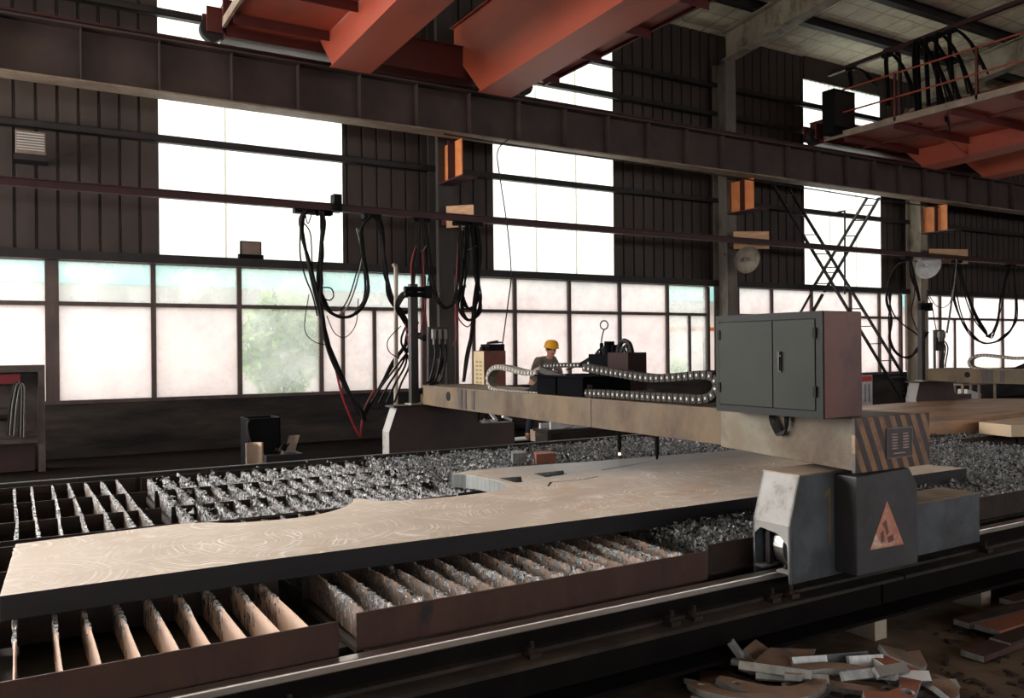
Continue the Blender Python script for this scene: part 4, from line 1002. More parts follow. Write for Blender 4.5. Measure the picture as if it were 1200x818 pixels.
# red and white sign board near the ladder foot
a, b = at(1010.5, 440, 'y', 12.6), at(1022.5, 473, 'y', 12.6)
t = thing('notice_board', 'white notice board with a red top just right of the grey cabinet', 'sign', ((a.x+b.x)/2, 12.6, 0))
MB().box(a.x-.25, b.x, 12.6, 12.63, .12, a.z).build('panel', M['white_paint'], t)
MB().box(a.x-.25, b.x-.02, 12.594, 12.6, at(1015, 447, 'y', 12.6).z, a.z-.02).build('red_header', M['red_paint'], t)
tm = MB()
for c_ in range(2):
    for r_ in range(7):
        z = at(1015, 449+r_*3.0, 'y', 12.6).z; xx = b.x-.16-c_*.14
        tm.box(xx, xx+.07, 12.594, 12.6, z-.05, z-.035).box(xx+.03, xx+.042, 12.594, 12.6, z-.085, z-.02).box(xx+.005, xx+.06, 12.594, 12.6, z-.085, z-.073)
tm.build('lettering', mat('faded_print', (110,96,120), None, .6), t)
MB().box(a.x-.22, a.x-.18, 12.6, 12.75, 0, .14).box(b.x-.06, b.x-.02, 12.6, 12.75, 0, .14).build('foot', M['dark_steel'], t)
# ladders
def ladder(p, q, p2, q2, n, label, r=.03):
    t = thing('steel_ladder', label, 'ladder', tuple(q), 'crossing steel ladders')
    MB().bar(p, q, .07, .05).build('stringer', M['dark_steel'], t); MB().bar(p2, q2, .07, .05).build('stringer', M['dark_steel'], t)
    for i in range(n):
        u = (i+.5)/n; MB().bar(Vector(p).lerp(q, u), Vector(p2).lerp(q2, u), .05, .025).build('rung', M['dark_steel'], t)
YL = 14.75
def wl2(px, py, y=YL): return at(px, py, 'y', y)
ladder(wl2(906, 217), wl2(1058.5, 471), wl2(922, 217, YL+.3), wl2(1077, 470, YL+.3), 12, 'long dark ladder stair falling to the lower right past the third translucent sheet')
ladder(wl2(1030, 232, YL+.1), wl2(966, 342, YL+.1), wl2(1016, 232, YL+.35), wl2(950, 342, YL+.35), 6, 'steel ladder rising to the upper right across the third translucent sheet')
MB_ = MB().bar(wl2(966, 342), wl2(940, 372), .07, .05).bar(wl2(985, 249), wl2(985, 249)+Vector((0,0,.02)), .02)
pole = MB().tube([wl2(981, 249), wl2(989, 247.5), wl2(990, 252), wl2(990, 300), wl2(990, 345)], .025, 8, 3)
tag(pole.build('conduit_pipe', M['dark_steel']), 'thin hooked conduit pipe in front of the third translucent sheet', 'pipe')
tag(MB().bar(wl2(964, 345), wl2(940, 388), .07, .05).bar(wl2(950, 345), wl2(926, 388), .05, .04).build('ladder_prop', M['dark_steel']), 'pair of slanting steel props under the ladder crossing', 'prop')
# lamps
def dish(px, py, y, r, aim, label, m):
    c = at(px, py, 'y', y); aim = Vector(aim).normalized()
    Mx = Matrix.Translation(c) @ aim.to_track_quat('Z', 'Y').to_matrix().to_4x4()
    t = thing('dish_lamp', label, 'lamp', tuple(c), 'dish lamps on the columns')
    MB().lathe([(.06, -.2), (.1, -.17), (r*.62, -.1), (r*.9, -.03), (r, .03), (r*.97, .03), (r*.86, -.02), (r*.58, -.085), (.09, -.13), (.02, -.13)], Mx, 28).build('shade', m, t, True)
    MB().lathe([(.02, -.14), (.05, -.1), (.055, -.04), (.03, .0)], Mx, 14).build('bulb', M['white_paint'] if m is M['white_paint'] else M['grey_cable'], t, True)
    MB().lathe([(.075, -.34), (.075, -.19)], Mx, 14).build('housing', M['dark_steel'], t)
    MB().bar(c - aim*.3, c - aim*.3 + Vector((-.1, .45, .12)), .04).build('arm', M['dark_steel'], t)
dish(875, 304, 14.4, .34, (-.3, -.95, -.3), 'grey dish lamp under the cable rail at the second column', M['column_paint'])
dish(1087.5, 312, 14.4, .38, (-.45, -1, -.55), 'white dish lamp under the cable rail at the third column', M['white_paint'])
c = at(294, 295, 'y', 15.46)
t = thing('floodlight', 'square floodlight standing on the window header beam', 'floodlight', (c.x, 15.2, 3.42))
w_ = .19
MB().box(c.x-w_, c.x+w_, 15.18, 15.26, c.z-.16, c.z+.19).box(c.x-.16, c.x+.16, 15.26, 15.32, c.z-.1, c.z+.13).build('housing', M['dark_steel'], t, bevel=.006)
MB().box(c.x-w_+.025, c.x+w_-.025, 15.174, 15.18, c.z-.12, c.z+.165).build('lens', mat('floodlight_lens', (120,100,90), (140,118,106), .25, 0, 3), t)
MB().box(c.x-w_-.03, c.x+w_+.03, 15.17, 15.27, 3.42, 3.50).build('stand', M['black'], t)
t.location.y += .26
c = at(36, 166, 'y', 15.3)
t = thing('floodlight', 'pale square lamp fixed high on the dark cladding at the upper left', 'floodlight', (c.x, 15.3, c.z))
MB().box(c.x-.21, c.x+.21, 15.28, 15.4, c.z-.2, c.z+.16).build('housing', M['flange_tan'], t, bevel=.01)
g = MB()
for k in range(7): g.box(c.x-.19, c.x+.19, 15.268, 15.28, c.z-.14+k*.042, c.z-.125+k*.042)
g.build('grille', M['white_paint'], t)
MB().box(c.x-.24, c.x+.24, 15.28, 15.66, c.z-.30, c.z-.2).build('bracket', M['dark_steel'], t)

# ------------------------------------------------------------------ festoon cables
YC = 13.95
def fc(px, py, y=YC): return at(px, py, 'y', y)
def bundle(label, tro, lines):
    c = fc(*tro[0]); c.z = 4.16
    t = thing('festoon_cables', label, 'cables', tuple(c), 'cable bundles hung from the cable rail')
    for px, py in tro:
        q = fc(px, py, YR)
        MB().box(q.x-.16, q.x+.16, YR-.08, YR+.08, 4.09, 4.165).build('trolley', M['black'], t)
    for r_, m, pts in lines:
        nm = 'red_cable' if m == 'red_cable' else 'cable'
        y_ = YC + RND.uniform(-.1, .06)
        MB().tube([at(px, py, 'y', y_) for px, py in pts], r_, 7, 6).build(nm, M[m], t)
def fat(pts, n, r, spread=2.8, m='cable'):
    return [(r*RND.uniform(.6, 1.1), m, [(px+RND.uniform(-spread, spread), py+RND.uniform(-1, 1)) for px, py in pts]) for _ in range(n+1)]
bundle('leftmost cable bundle on the cable rail, falling to a V below the window', ((355, 241), (376, 241)),
  fat([(357, 247), (353, 258), (356, 275), (363, 310), (374, 355), (383, 395), (392, 425), (405, 452), (420, 478), (427, 492)], 5, .028)
  + fat([(427, 492), (431, 478), (445, 452), (462, 425), (476, 402), (488, 378)], 4, .022)
  + [(.02, 'red_cable', [(392, 425), (400, 460), (412, 492), (422, 511), (423, 505), (427, 480), (440, 455)]), (.014, 'cable', [(352, 265), (352, 300), (358, 325), (366, 345), (372, 370)]),
     (.012, 'cable', [(357, 262), (364, 275), (366, 310), (370, 340), (378, 337), (388, 338), (391, 347), (385, 352), (374, 345)]),
     (.010, 'cable', [(357, 247), (361, 262), (367, 247), (372, 253), (376, 246)]), (.008, 'cable', [(362, 345), (357, 385), (368, 400), (382, 404)]), (.008, 'cable', [(383, 370), (392, 390), (405, 395), (417, 380), (420, 350)])])
bundle('second cable bundle on the cable rail, sagging in a loop and an arch', ((378, 241), (435, 248)),
  fat([(377, 247), (379, 262), (377, 300), (375, 330), (378, 350), (388, 366), (404, 372), (420, 364), (430, 340), (426, 300), (425, 270), (430, 257), (436, 253), (443, 258), (447, 280), (451, 315), (457, 345), (466, 362), (478, 366)], 4, .024)
  + [(.014, 'grey_cable', [(425, 300), (417, 335), (407, 360), (396, 370)]), (.012, 'grey_cable', [(424, 275), (418, 268), (421, 280), (424, 295)]), (.012, 'cable', [(425, 290), (412, 340), (400, 362), (385, 362), (377, 350)])])
bundle('third cable bundle on the rail, an arch with red cables beside the first column', ((493, 254),),
  fat([(494, 258), (489, 265), (488, 290), (484, 325), (483, 360), (484, 378)], 3, .016) + fat([(494, 257), (499, 265), (501, 295), (507, 335), (516, 357), (526, 360), (535, 350), (539, 320), (540, 270)], 4, .02)
  + [(.015, 'red_cable', [(489, 285), (484, 300), (482, 320), (487, 365), (485, 400)]), (.014, 'red_cable', [(496, 292), (497, 330), (499, 370), (503, 400)]), (.012, 'red_cable', [(502, 325), (498, 360), (492, 395)]), (.008, 'grey_cable', [(487, 287), (494, 295), (501, 285)])])
bundle('thickest cable bundle on the cable rail, hanging in long loops right of the first column', ((541, 258), (555, 260)),
  fat([(540, 264), (538, 300), (540, 335), (543, 355), (550, 362), (558, 352), (560, 320), (557, 280), (554, 264)], 4, .018) + fat([(548, 264), (547, 300), (543, 330), (540, 360), (548, 375), (560, 368), (564, 350), (558, 325), (555, 295), (553, 264)], 4, .016)
  + fat([(558, 264), (561, 300), (557, 350), (554, 380), (548, 415), (543, 447)], 5, .02)
  + [(.014, 'red_cable', [(537, 285), (535, 330), (534, 370), (535, 395), (531, 404)]), (.014, 'red_cable', [(561, 290), (562, 310), (559, 330)]), (.012, 'grey_cable', [(541, 264), (545, 290), (544, 320), (546, 337)]), (.012, 'grey_cable', [(549, 264), (546, 285), (541, 310)]), (.012, 'red_cable', [(534, 350), (537, 372), (548, 383), (556, 372)]), (.008, 'grey_cable', [(539, 289), (547, 293), (559, 288)])])
def bundle2(*a): bundle(*a)
bundle2('cable bundle on the cable rail left of the third column', ((1063, 301),),
  fat([(1064, 303), (1052, 312), (1044, 328), (1041, 350), (1044, 375), (1044, 398), (1052, 414), (1064, 419), (1076, 408), (1086, 390)], 3, .022) + fat([(1065, 303), (1070, 325), (1075, 345), (1079, 368), (1083, 392)], 3, .022)
  + [(.018, 'cable', [(1041, 345), (1046, 366), (1058, 380), (1072, 390), (1084, 402)]), (.014, 'cable', [(1067, 304), (1072, 340), (1068, 365), (1074, 385), (1084, 398)])])
bundle2('pale cable bundle on the cable rail at the right edge', ((1121, 303), (1184, 309)),
  fat([(1120, 305), (1118, 330), (1114, 360), (1110, 390)], 4, .022, 1, 'grey_cable') + fat([(1123, 305), (1131, 340), (1142, 370), (1153, 388), (1160, 395), (1168, 380), (1175, 350), (1183, 312)], 3, .028)
  + fat([(1120, 306), (1118, 340), (1127, 375), (1142, 395), (1158, 402), (1175, 395), (1190, 372), (1186, 312)], 2, .02) + [(.012, 'cable', [(1086, 340), (1090, 348), (1097, 358), (1107, 360), (1115, 350), (1119, 320)]), (.014, 'cable', [(1086, 345), (1092, 358), (1095, 375), (1098, 392)])])
# tangle on the post
t = thing('cable_tangle', 'tangled black hoses looping round the post at the far end of the near gantry', 'cables', tuple(at(480, 460, 'y', 8.9)))
for k in range(7):
    MB().tube([at(484, 345+k, 'y', 8.8), at(474, 342+k, 'y', 8.85), at(466, 350+k*2, 'y', 8.9), at(464+k, 362, 'y', 8.9), at(470+k*2, 372+k*2, 'y', 8.9), at(482+k, 390, 'y', 8.9), at(496, 398-k, 'y', 8.75), at(508, 400, 'y', 8.6)], .013, 6, 5).build('hose', M['cable'], t)
for k in range(4): MB().tube([at(478+k*3, 378, 'y', 8.9), at(470+k*5, 400, 'y', 8.95), at(480-k*4, 425, 'y', 8.95), at(470-k*7, 450, 'y', 8.95), at(462-k*9, 472, 'y', 8.95)], .012, 6, 5).build('hose', M['cable'], t)
for k in range(4): MB().tube([at(474+k*4, 375, 'y', 8.9), at(480+k, 410, 'y', 8.9), at(484-k, 440, 'y', 8.85), at(486+k, 462, 'y', 8.8)], .009, 6, 5).build('red_hose', M['red_cable'], t)
MB().tube([at(470, 382, 'y', 9), at(455, 398, 'y', 9), at(456, 412, 'y', 9), at(468, 420, 'y', 9)], .006, 6, 5).build('wire', M['cable'], t)
for k in range(3): MB().tube([at(516+k*3, 420, 'y', 8.6), at(512, 435+k*3, 'y', 8.6), at(500+k*3, 452, 'y', 8.62), at(490, 458+k*2, 'y', 8.65)], .014, 6, 5).build('hose', M['cable'], t)
tag(MB().tube([at(461, 312, 'y', 12), at(463, 311, 'y', 12), at(464, 320, 'y', 12), at(464, 400, 'y', 12), at(464, 470, 'y', 12), at(464, 548, 'y', 12)], .035, 8, 2).build('standpipe', M['column_paint']), 'pale hooked standpipe behind the tangled hoses', 'pipe')
tag(MB().tube([at(596, 163, 'y', 13.8), at(583, 178, 'y', 13.8), at(587, 215, 'y', 13.8), at(595, 270, 'y', 13.8), at(599, 320, 'y', 13.8), at(596, 350, 'y', 13.8), at(588, 410, 'y', 13.8)], .012, 6, 5).build('pull_rope', M['dark_steel']), 'thin dark cord hanging in front of the second translucent sheet', 'cord')
tag(MB().tube([at(520, 157, 'y', 13.9), at(600, 170, 'y', 13.9), at(720, 187, 'y', 13.9), at(860, 208, 'y', 13.9), at(960, 223, 'y', 13.9), at(1030, 234, 'y', 13.9), at(1100, 243, 'y', 13.9)], .016, 6, 4).build('slack_wire', M['dark_steel']), 'thin slack wire running just under the runway girder', 'wire')
# ------------------------------------------------------------------ worker
def skin(name, verts, edges, m, parent, sub=2, smooth=True):
    """one continuous skinned surface; verts = (x, y, z, radius_x, radius_y)"""
    me = bpy.data.meshes.new(name); me.from_pydata([v[:3] for v in verts], edges, [])
    o = bpy.data.objects.new(name, me); COL.objects.link(o); o.parent = parent
    bm = bmesh.new(); bm.from_mesh(me); sl = bm.verts.layers.skin.verify()
    bm.verts.ensure_lookup_table()
    for i, v in enumerate(verts):
        bm.verts[i][sl].radius = (v[3], v[4] if len(v) > 4 else v[3]); bm.verts[i][sl].use_root = (i == 0)
    bm.to_mesh(me); bm.free()
    o.modifiers.new('skin', 'SKIN').use_smooth_shade = smooth
    s_ = o.modifiers.new('sub', 'SUBSURF'); s_.levels = sub; s_.render_levels = sub
    me.materials.append(m); return o
MANX, MANY = 8.68, 13.6
wk = thing('worker', 'person in yellow hard hat, grey jacket and dark trousers working behind the gantry beam', 'person', (MANX, MANY, 0))
# faces -y, turned a little to -x; local frame: x right of picture, y away from the viewer
wk.scale = (1.07, 1.07, 1.07)
V = []; E_ = []
def nd(x, y, z, r, r2=None, to=None):
    V.append((x, y, z, r, r2 or r)); 
    if to is not None: E_.append((to, len(V)-1))
    return len(V)-1
pel = nd(.02, .10, .93, .13, .15)
bel = nd(.06, .06, 1.08, .12, .15, pel); che = nd(.12, -.02, 1.28, .13, .17, bel); nkb = nd(.17, -.07, 1.43, .07, .08, che)
nck = nd(.185, -.11, 1.49, .052, .052, nkb); hd = nd(.19, -.16, 1.555, .082, .09, nck); hd2 = nd(.19, -.155, 1.64, .09, .1, hd); nd(.19, -.15, 1.70, .06, .065, hd2)
def hand(w, ax, side):
    """palm, four unequal curled fingers and a thumb from the side of the palm; ax = pointing direction"""
    ax = Vector(ax).normalized(); w0 = Vector(V[w][:3]); across = ax.cross(Vector((0, 0, 1))).normalized()*side; dn = across.cross(ax)*side
    if dn.z > 0: dn = -dn
    pc = w0+ax*.05; p_ = nd(*pc, .022, .034, w); k_ = nd(*(w0+ax*.085), .014, .036, p_)
    for f_, (o_, L_) in enumerate(((-.030, .066), (-.010, .076), (.010, .072), (.030, .056))):
        b_ = w0+ax*.10+across*o_; q1 = nd(*b_, .0095, .0095, k_); q2 = nd(*(b_+ax*L_*.5+dn*.012), .009, .009, q1); nd(*(b_+ax*L_*.75+dn*.036), .008, .008, q2)
    b_ = w0+ax*.035-across*.034; q1 = nd(*b_, .0105, .0105, p_); q2 = nd(*(b_+ax*.03-across*.018+dn*.012), .010, .010, q1); nd(*(b_+ax*.052-across*.016+dn*.03), .0085, .0085, q2)
ARMS = []
for sx, el, wr, ax, sd in ((-1, (-.20, -.16, 1.18), (-.20, -.42, 1.28), (-.25, -.9, -.15), 1), (1, (.33, -.22, 1.16), (.08, -.42, 1.22), (-.6, -.6, -.1), -1)):
    sh = nd(.155+sx*.17, -.04, 1.40, .06, .06, che); e_ = nd(*el, .045, .045, sh); w_ = nd(*wr, .03, .034, e_); hand(w_, ax, sd)
    ARMS.append((V[sh], V[e_], V[w_]))
LEGS = []
for sx, kn, an, to in ((-1, (-.14, -.06, .50), (-.16, .10, .09), (-.24, -.06, .045)), (1, (.10, -.02, .50), (.16, .12, .09), (.10, -.06, .045))):
    hp = nd(.02+sx*.09, .10, .88, .10, .10, pel); k_ = nd(*kn, .062, .062, hp); cf = nd((kn[0]+an[0])/2, (kn[1]+an[1])/2+.02, .33, .056, .056, k_); a_ = nd(*an, .04, .04, cf); t_ = nd(*to, .035, .04, a_)
    LEGS.append((V[hp], V[k_], V[cf], V[a_], V[t_]))
body = skin('body', V, E_, M['skin'], wk)
# face: nose, brows, mouth, ears as part of the head surface colour
fz = MB()
fx, fy = .165, -.262
fz.add([(fx-.005, fy+.015, 1.612), (fx-.024, fy+.015, 1.565), (fx+.016, fy+.015, 1.565), (fx-.014, fy-.022, 1.572)], [(0, 1, 3), (0, 3, 2), (1, 2, 3), (0, 2, 1)])
fz.build('nose', M['skin'], wk, True, local=True)
ey = MB()
for dx in (-.035, .03): ey.obox((fx+dx, fy+.018, 1.606), (.03, .014, .014), Matrix.Identity(3)); ey.obox((fx+dx, fy+.016, 1.624), (.042, .014, .009), Matrix.Identity(3))
ey.build('eyes', M['black'], wk, local=True)
MB().obox((fx-.004, fy+.018, 1.54), (.05, .014, .011), Matrix.Identity(3)).build('mouth', mat('lips', (170,96,86), None, .5), wk, local=True)
er = MB()
for dx in (-.088, .088): er.lathe([(.003, -.02), (.018, -.012), (.022, .006), (.012, .02), (.003, .026)], Matrix.Translation((.19+dx, -.14, 1.595)), 8)
er.build('ears', M['skin'], wk, True, local=True)
# hair under the hat
MB().lathe([(.09, -.03), (.097, .0), (.095, .04), (.07, .08)], Matrix.Translation((.192, -.135, 1.625)), 20).build('hair', M['black'], wk, True, local=True)
hm = Matrix.Translation((.19, -.155, 1.655)) @ Matrix.Rotation(.14, 4, 'X')
hat = MB().lathe([(.132, -.008), (.142, -.012), (.144, -.004), (.133, .004), (.131, .045), (.116, .09), (.079, .121), (.034, .135), (.002, .137)], hm, 28)
hat.build('hard_hat', M['helmet'], wk, True, local=True)
br = MB().prism([(-.10, -.085), (-.075, -.135), (-.03, -.165), (.03, -.165), (.075, -.135), (.10, -.085)], 'xy', -.012, -.002)
br.v = [tuple(hm @ Vector(v)) for v in br.v]; br.build('hat_brim', M['helmet'], wk, local=True)
# jacket and trousers: slightly larger skins over the same joints
J = [(.02, .10, .90, .165, .18), (.06, .06, 1.08, .155, .19), (.12, -.02, 1.28, .175, .215), (.165, -.06, 1.41, .125, .14), (.178, -.085, 1.455, .085, .09)]; JE = [(0, 1), (1, 2), (2, 3), (3, 4)]
for sh, e_, w_ in ARMS:
    n = len(J); J += [sh[:3]+(.1, .1), e_[:3]+(.07, .07), tuple(Vector(e_[:3]).lerp(Vector(w_[:3]), .86))+(.05, .05)]; JE += [(2, n), (n, n+1), (n+1, n+2)]
skin('jacket', J, JE, M['jacket'], wk)
for (sh, e_, w_) in ARMS[:1]:
    a_, b_ = Vector(e_[:3]).lerp(Vector(w_[:3]), .3), Vector(e_[:3]).lerp(Vector(w_[:3]), .95)
    MB().cyl(a_, b_, .068, 14, .056).build('work_sleeve', M['sleeve'], wk, True, local=True)
T = [(.02, .10, .95, .15, .165)]; TE = []
for L_ in LEGS:
    n = len(T); T += [L_[0][:3]+(.115, .115), L_[1][:3]+(.08, .08), L_[2][:3]+(.074, .074), tuple(Vector(L_[3][:3])+Vector((0, 0, .0)))+(.062, .062)]
    TE += [(0, n), (n, n+1), (n+1, n+2), (n+2, n+3)]
skin('trousers', T, TE, M['trousers'], wk)
for L_ in LEGS:
    a_, t_ = L_[3], L_[4]
    skin('boot', [(a_[0], a_[1]+.01, .15, .057, .057), (a_[0], a_[1]+.015, .055, .055, .056), (t_[0], t_[1], .048, .047, .052), (t_[0]+(t_[0]-a_[0])*.35, t_[1]-.06, .045, .04, .045)], [(0, 1), (1, 2), (2, 3)], M['boot'], wk)
# things on the floor by the worker, seen under the beam
def flat(name, px0, px1, py, y, dz, m, label, cat, dy=.3):
    a, b = at(px0, py, 'y', y), at(px1, py, 'y', y)
    return tag(MB().box(a.x, b.x, y, y+dy, max(0, a.z-dz), a.z).build(name, m, None, bevel=.006), label, cat)
a = at(605, 505.5, 'y', 13.6)
tag(MB().box(a.x-.4, a.x+1.9, 13.5, 13.9, 0, .03).build('floor_board', M['white_paint']), 'white board lying on the floor in front of the worker', 'board')
a = at(635, 504, 'y', 13.3)
tag(MB().box(a.x-.2, a.x+.35, 13.1, 13.4, 0, .22).build('small_crate', M['paper'], None, bevel=.006), 'small pale crate on the floor beside the worker', 'crate')
tag(MB().tube([(a.x-.15, 13.2, .245), (a.x, 13.15, .28), (a.x+.2, 13.25, .25), (a.x+.3, 13.2, .245)], .025, 8, 5).build('red_strap', M['red_paint']), 'bright red strap lying on the small pale crate', 'strap')
t = thing('work_bench', 'low dark bench with pale offcuts behind the gantry beam, right of the worker', 'bench', (9.9, 12.4, 0))
a, b = at(642, 506, 'y', 12.6), at(735, 506, 'y', 12.6)
zt2 = at(660, 503, 'y', 12.6).z
MB().box(a.x, b.x, 12.6, 13.1, zt2-.05, zt2).build('bench_top', M['dark_steel'], t)
for xx in (a.x+.05, b.x-.1):
    for yy in (12.62, 13.03): MB().box(xx, xx+.06, yy, yy+.06, 0, zt2-.05).build('leg', M['dark_steel'], t)
MB().box(a.x+.02, b.x-.02, 12.64, 13.06, .02, zt2-.06).build('side_sheet', M['beam_dark'], t)
R = random.Random(3)
for k, (px, w_, h_) in enumerate(((649, .3, .28), (657, .2, .2), (664, .28, .12), (644, .25, .1))):
    c = at(px, 500, 'y', 12.8)
    o = MB().obox((c.x, 12.8+.08*k-.1, zt2+h_/2), (w_, .05, h_), Matrix.Rotation(0, 3, 'Y')).build('offcut', M['white_paint'], None, bevel=.004)
    tag(o, ['tall pale offcut standing on the low bench behind the beam', 'middle pale offcut on the low bench behind the beam', 'rightmost pale offcut on the low bench behind the beam', 'leftmost low pale offcut on the low bench behind the beam'][k], 'offcut', 'pale offcuts on the low bench')
# tools lying on the far carriage's low box
for k, (px0, py0, px1, py1) in enumerate(((563, 494, 582, 493), (575, 484, 582, 495), (589, 488, 599, 496), (567, 492, 574, 495))):
    a, b = at(px0, py0, 'y', 8.7), at(px1, py1, 'y', 8.7); a.z = max(a.z, .885); b.z = max(b.z, .885)
    o = MB().bar(a, b, .05, .03).build('loose_tool', M['white_paint'] if k < 3 else M['grey_cable'], None, bevel=.003)
    tag(o, ['long pale tool lying flat on the far carriage box', 'pale tool leaning upright on the far carriage box', 'thin pale tool slanting at the right end of the far carriage box', 'short grey tool on the far carriage box'][k], 'tool', 'tools on the far carriage box')
# things outside the grip of the two machines, right edge
c = at(1143, 450, 'y', 9.6)
t = thing('wire_crate', 'pale open crate with scraps under the further gantry at the right edge', 'crate', (c.x, 9.8, 0))
a, b = at(1128, 450, 'y', 9.6), at(1166, 468, 'y', 9.6)
f = MB()
for x in (a.x, (a.x+b.x)/2, b.x):
    for y in (9.6, 10.1): f.box(x-.02, x+.02, y-.02, y+.02, 0, a.z)
for z in (a.z, b.z): f.box(a.x, b.x, 9.58, 9.62, z-.03, z).box(a.x, b.x, 10.08, 10.12, z-.03, z).box(a.x-.02, a.x+.02, 9.6, 10.1, z-.03, z).box(b.x-.02, b.x+.02, 9.6, 10.1, z-.03, z)
f.box(a.x, b.x, 9.6, 10.1, b.z-.03, b.z-.02)
f.build('frame', M['flange_tan'], t)
o = MB().obox(((a.x+b.x)/2, 9.8, b.z+.10), (.5, .2, .16), Matrix.Rotation(.2, 3, 'Y')).build('paper_scrap', M['white_paint'], None, bevel=.01)
tag(o, 'crumpled white scrap inside the pale open crate', 'scrap')

# ------------------------------------------------------------------ scrap pile
R = random.Random(21)
def arcshape(r0, r1, a0, a1, n=14):
    return [(r1*math.cos(a0+(a1-a0)*i/n), r1*math.sin(a0+(a1-a0)*i/n)) for i in range(n+1)] + [(r0*math.cos(a1-(a1-a0)*i/n), r0*math.sin(a1-(a1-a0)*i/n)) for i in range(n+1)]
def circ(x, y, r, n=12): return [(x+r*math.cos(6.2832*i/n), y+r*math.sin(6.2832*i/n)) for i in range(n)]
SH = {
 'hook': (arcshape(.17, .30, .15, 2.5), [circ(.23*math.cos(.42), .23*math.sin(.42), .022)]),
 'crescent': ([(-.30, -.06), (-.24, .04), (-.12, .13), (.02, .16), (.12, .13), (.26, .02), (.34, -.10), (.30, -.14), (.17, -.06), (.08, .0), (-.04, .02), (-.15, -.02), (-.22, -.10)], [circ(.24, -.045, .022)]),
 'bar': ([(-.20, -.025), (.20, -.025), (.20, .025), (-.20, .025)], []),
 'stub': ([(-.11, -.03), (.11, -.03), (.11, .03), (-.11, .03)], []),
 'notched': ([(-.22, -.08), (.24, -.10), (.30, .06), (.22, .10), (.12, -.01), (.0, -.03), (-.10, .01), (-.16, .09), (-.24, .07)], [circ(-.03, -.06, .026)]),
 'wedge': ([(-.26, -.04), (.06, -.12), (.28, -.06), (.0, .10), (-.24, .06)], []),
 'bracket': ([(-.18, -.10), (.20, -.10), (.20, -.02), (.06, -.01), (.02, .10), (-.18, .10)], [circ(-.08, .02, .03)]),
 'trap': ([(-.14, -.09), (.16, -.09), (.10, .09), (-.10, .09)], []),
}
def scrap(shape, px, py, z, rz, tilt, m, label, th=.034, sc=.84, group='steel offcuts in the scrap pile', tiltax=0):
    pts, hl = SH[shape]
    c = at(px, py, 'z', z)
    Mx = Matrix.Translation(c) @ Matrix.Rotation(rz, 4, 'Z') @ Matrix.Rotation(tilt, 4, 'X' if tiltax == 0 else 'Y') @ Matrix.Scale(sc, 4)
    lw = min((Mx @ Vector((p[0], p[1], -th/2))).z for p in pts)
    if lw < .002: Mx = Matrix.Translation((0, 0, .003-lw)) @ Mx
    o = MB().plate(pts, hl, -th/2, th/2, Mx).build('steel_offcut', m, None, bevel=.002)
    o.data.materials.append(M['offcut_grey'])
    nrm = (Mx.to_3x3() @ Vector((0, 0, 1))).normalized()
    for p in o.data.polygons:
        if abs(p.normal.dot(nrm)) < .6: p.material_index = 1
    return tag(o, label, 'offcut', group)
LOW = 'dark steel offcut half buried at the bottom of the scrap pile'
for k in range(26):
    scrap(R.choice(list(SH)), R.uniform(835, 1075), R.uniform(792, 828), R.uniform(.02, .06), R.uniform(0, 6.28), R.uniform(-.2, .2), R.choice([M['offcut'], M['rust']]), LOW, sc=R.uniform(.7, 1.0))
o_, r_ = M['offcut'], M['offcut_red']
g_ = M['offcut_grey']
scrap('hook', 868, 806, .14, 2.3, .15, o_, 'large hooked offcut with a bolt hole at the left end of the scrap pile')
scrap('crescent', 915, 806, .15, 2.7, -.1, o_, 'crescent offcut with a hole at its right tip, beside the large hooked offcut')
scrap('stub', 869, 770, .15, -1.0, .9, g_, 'small grey stub leaning upright at the top left of the scrap pile', tiltax=1)
scrap('trap', 891, 769, .13, .4, .6, o_, 'brown trapezoid offcut standing behind the scrap pile, top left')
scrap('wedge', 918, 771, .15, .2, .25, o_, 'brown wedge offcut at the back of the scrap pile, right of the trapezoid')
scrap('bracket', 896, 782, .15, 2.2, .2, o_, 'notched bracket offcut in front of the brown trapezoid')
scrap('bar', 908, 786, .19, -.95, .9, g_, 'short light bar lying across the notched bracket offcut')
scrap('bar', 928, 794, .16, -.75, .9, g_, 'grey bar standing on edge in the middle left of the pile')
scrap('bar', 981, 771, .17, -.36, 1.2, M['carriage'], 'long dark blue-grey bar along the back of the scrap pile')
scrap('stub', 1014, 774, .18, -.4, 1.2, g_, 'bright grey stub beyond the right end of the blue-grey bar')
scrap('stub', 948, 775, .17, -.4, 1.2, g_, 'bright grey stub before the left end of the blue-grey bar')
scrap('crescent', 975, 788, .18, -.5, -.1, o_, 'rusty crescent offcut in the centre of the scrap pile')
scrap('bar', 1023, 789, .2, -.3, 1.0, g_, 'grey bar standing on edge right of the centre crescent')
scrap('stub', 1044, 786, .21, -.2, .7, M['carriage_light'], 'small pale blue-white stub tilted on top of the pile')
scrap('wedge', 1060, 777, .12, .5, .2, o_, 'flat brown wedge at the back right of the scrap pile')
scrap('trap', 1052, 770, .14, .9, .3, o_, 'brown trapezoid offcut at the very back right of the scrap pile')
scrap('notched', 1045, 806, .16, .5, .15, r_, 'reddish notched offcut with a hole at the front right of the pile', sc=1.15)
scrap('wedge', 1072, 796, .1, 1.2, .7, r_, 'reddish wedge offcut tilted at the right end of the pile')
scrap('stub', 1101, 803, .05, -.5, .5, g_, 'bright stub lying apart on the floor at the right of the scrap pile')
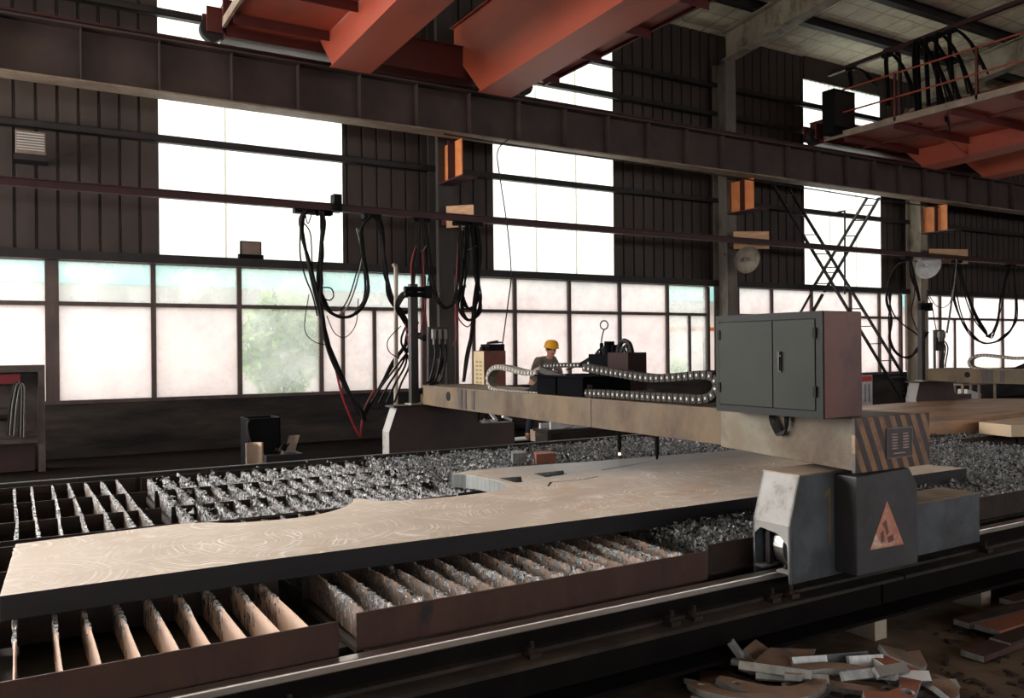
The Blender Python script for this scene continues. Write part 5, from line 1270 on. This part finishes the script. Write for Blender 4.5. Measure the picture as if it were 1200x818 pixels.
scrap('stub', 1066, 793, .17, -.6, .8, M['white_paint'], 'small white-edged stub beside the reddish tilted wedge')
scrap('bar', 990, 806, .13, -1.0, .3, o_, 'ridged brown bar at the front centre of the scrap pile')
scrap('bracket', 950, 802, .12, .3, .2, o_, 'brown bracket offcut between the crescents at the front of the pile')
scrap('trap', 938, 812, .1, .2, .3, M['rust'], 'dark trapezoid offcut at the front middle left of the pile')
scrap('bar', 877, 815, .1, -.5, .8, g_, 'grey bar end under the large hooked offcut')
scrap('stub', 905, 814, .1, -.5, 1.0, g_, 'grey stub framed by the crescent at the front left')
# flat bars and floor litter at the right
for k, (px0, py0, px1, py1, w_, m, lab) in enumerate((
    (1139, 769, 1290, 712, .13, M['tray_front'], 'nearest rusty flat bar on the floor at the right edge'),
    (1172, 754, 1290, 712, .12, M['rust'], 'second rusty flat bar from the viewer at the right edge'),
    (1155, 738, 1290, 696, .17, M['offcut_red'], 'wide reddish flat bar in the middle of the right-hand bars'),
    (1126, 731, 1290, 690, .10, M['rust'], 'fourth rusty flat bar, reaching furthest left at the right edge'),
    (1180, 706, 1290, 672, .10, M['rust'], 'furthest thin flat bar on the floor at the right edge'))):
    a, b = at(px0, py0, 'z', .03+.012*k), at(px1, py1, 'z', .03+.012*k)
    o = MB().bar(a+Vector((0, 0, 0)), b, w_, .035).build('flat_bar', m, None, bevel=.003); o.data.materials.append(M['offcut_grey'])
    d = (b-a).normalized()
    for p in o.data.polygons:
        if abs(p.normal.dot(d)) > .8: p.material_index = 1
    tag(o, lab, 'bar', 'flat bars on the floor')
lit = MB()
for k in range(420):
    x, y = R.uniform(3.0, 7.6), R.uniform(1.6, 3.05); s_ = R.uniform(.006, .03)
    q = Matrix.Rotation(R.uniform(0, 3), 3, 'Z') @ Matrix.Rotation(R.uniform(-.3, .3), 3, 'X')
    lit.obox((x, y, .006+s_*.2), (s_*R.uniform(1, 4), s_, s_*.4), q)
tag(lit.build('metal_litter', M['rust']), 'small metal chips and scale scattered over the floor at the lower right', 'litter', kind='stuff')
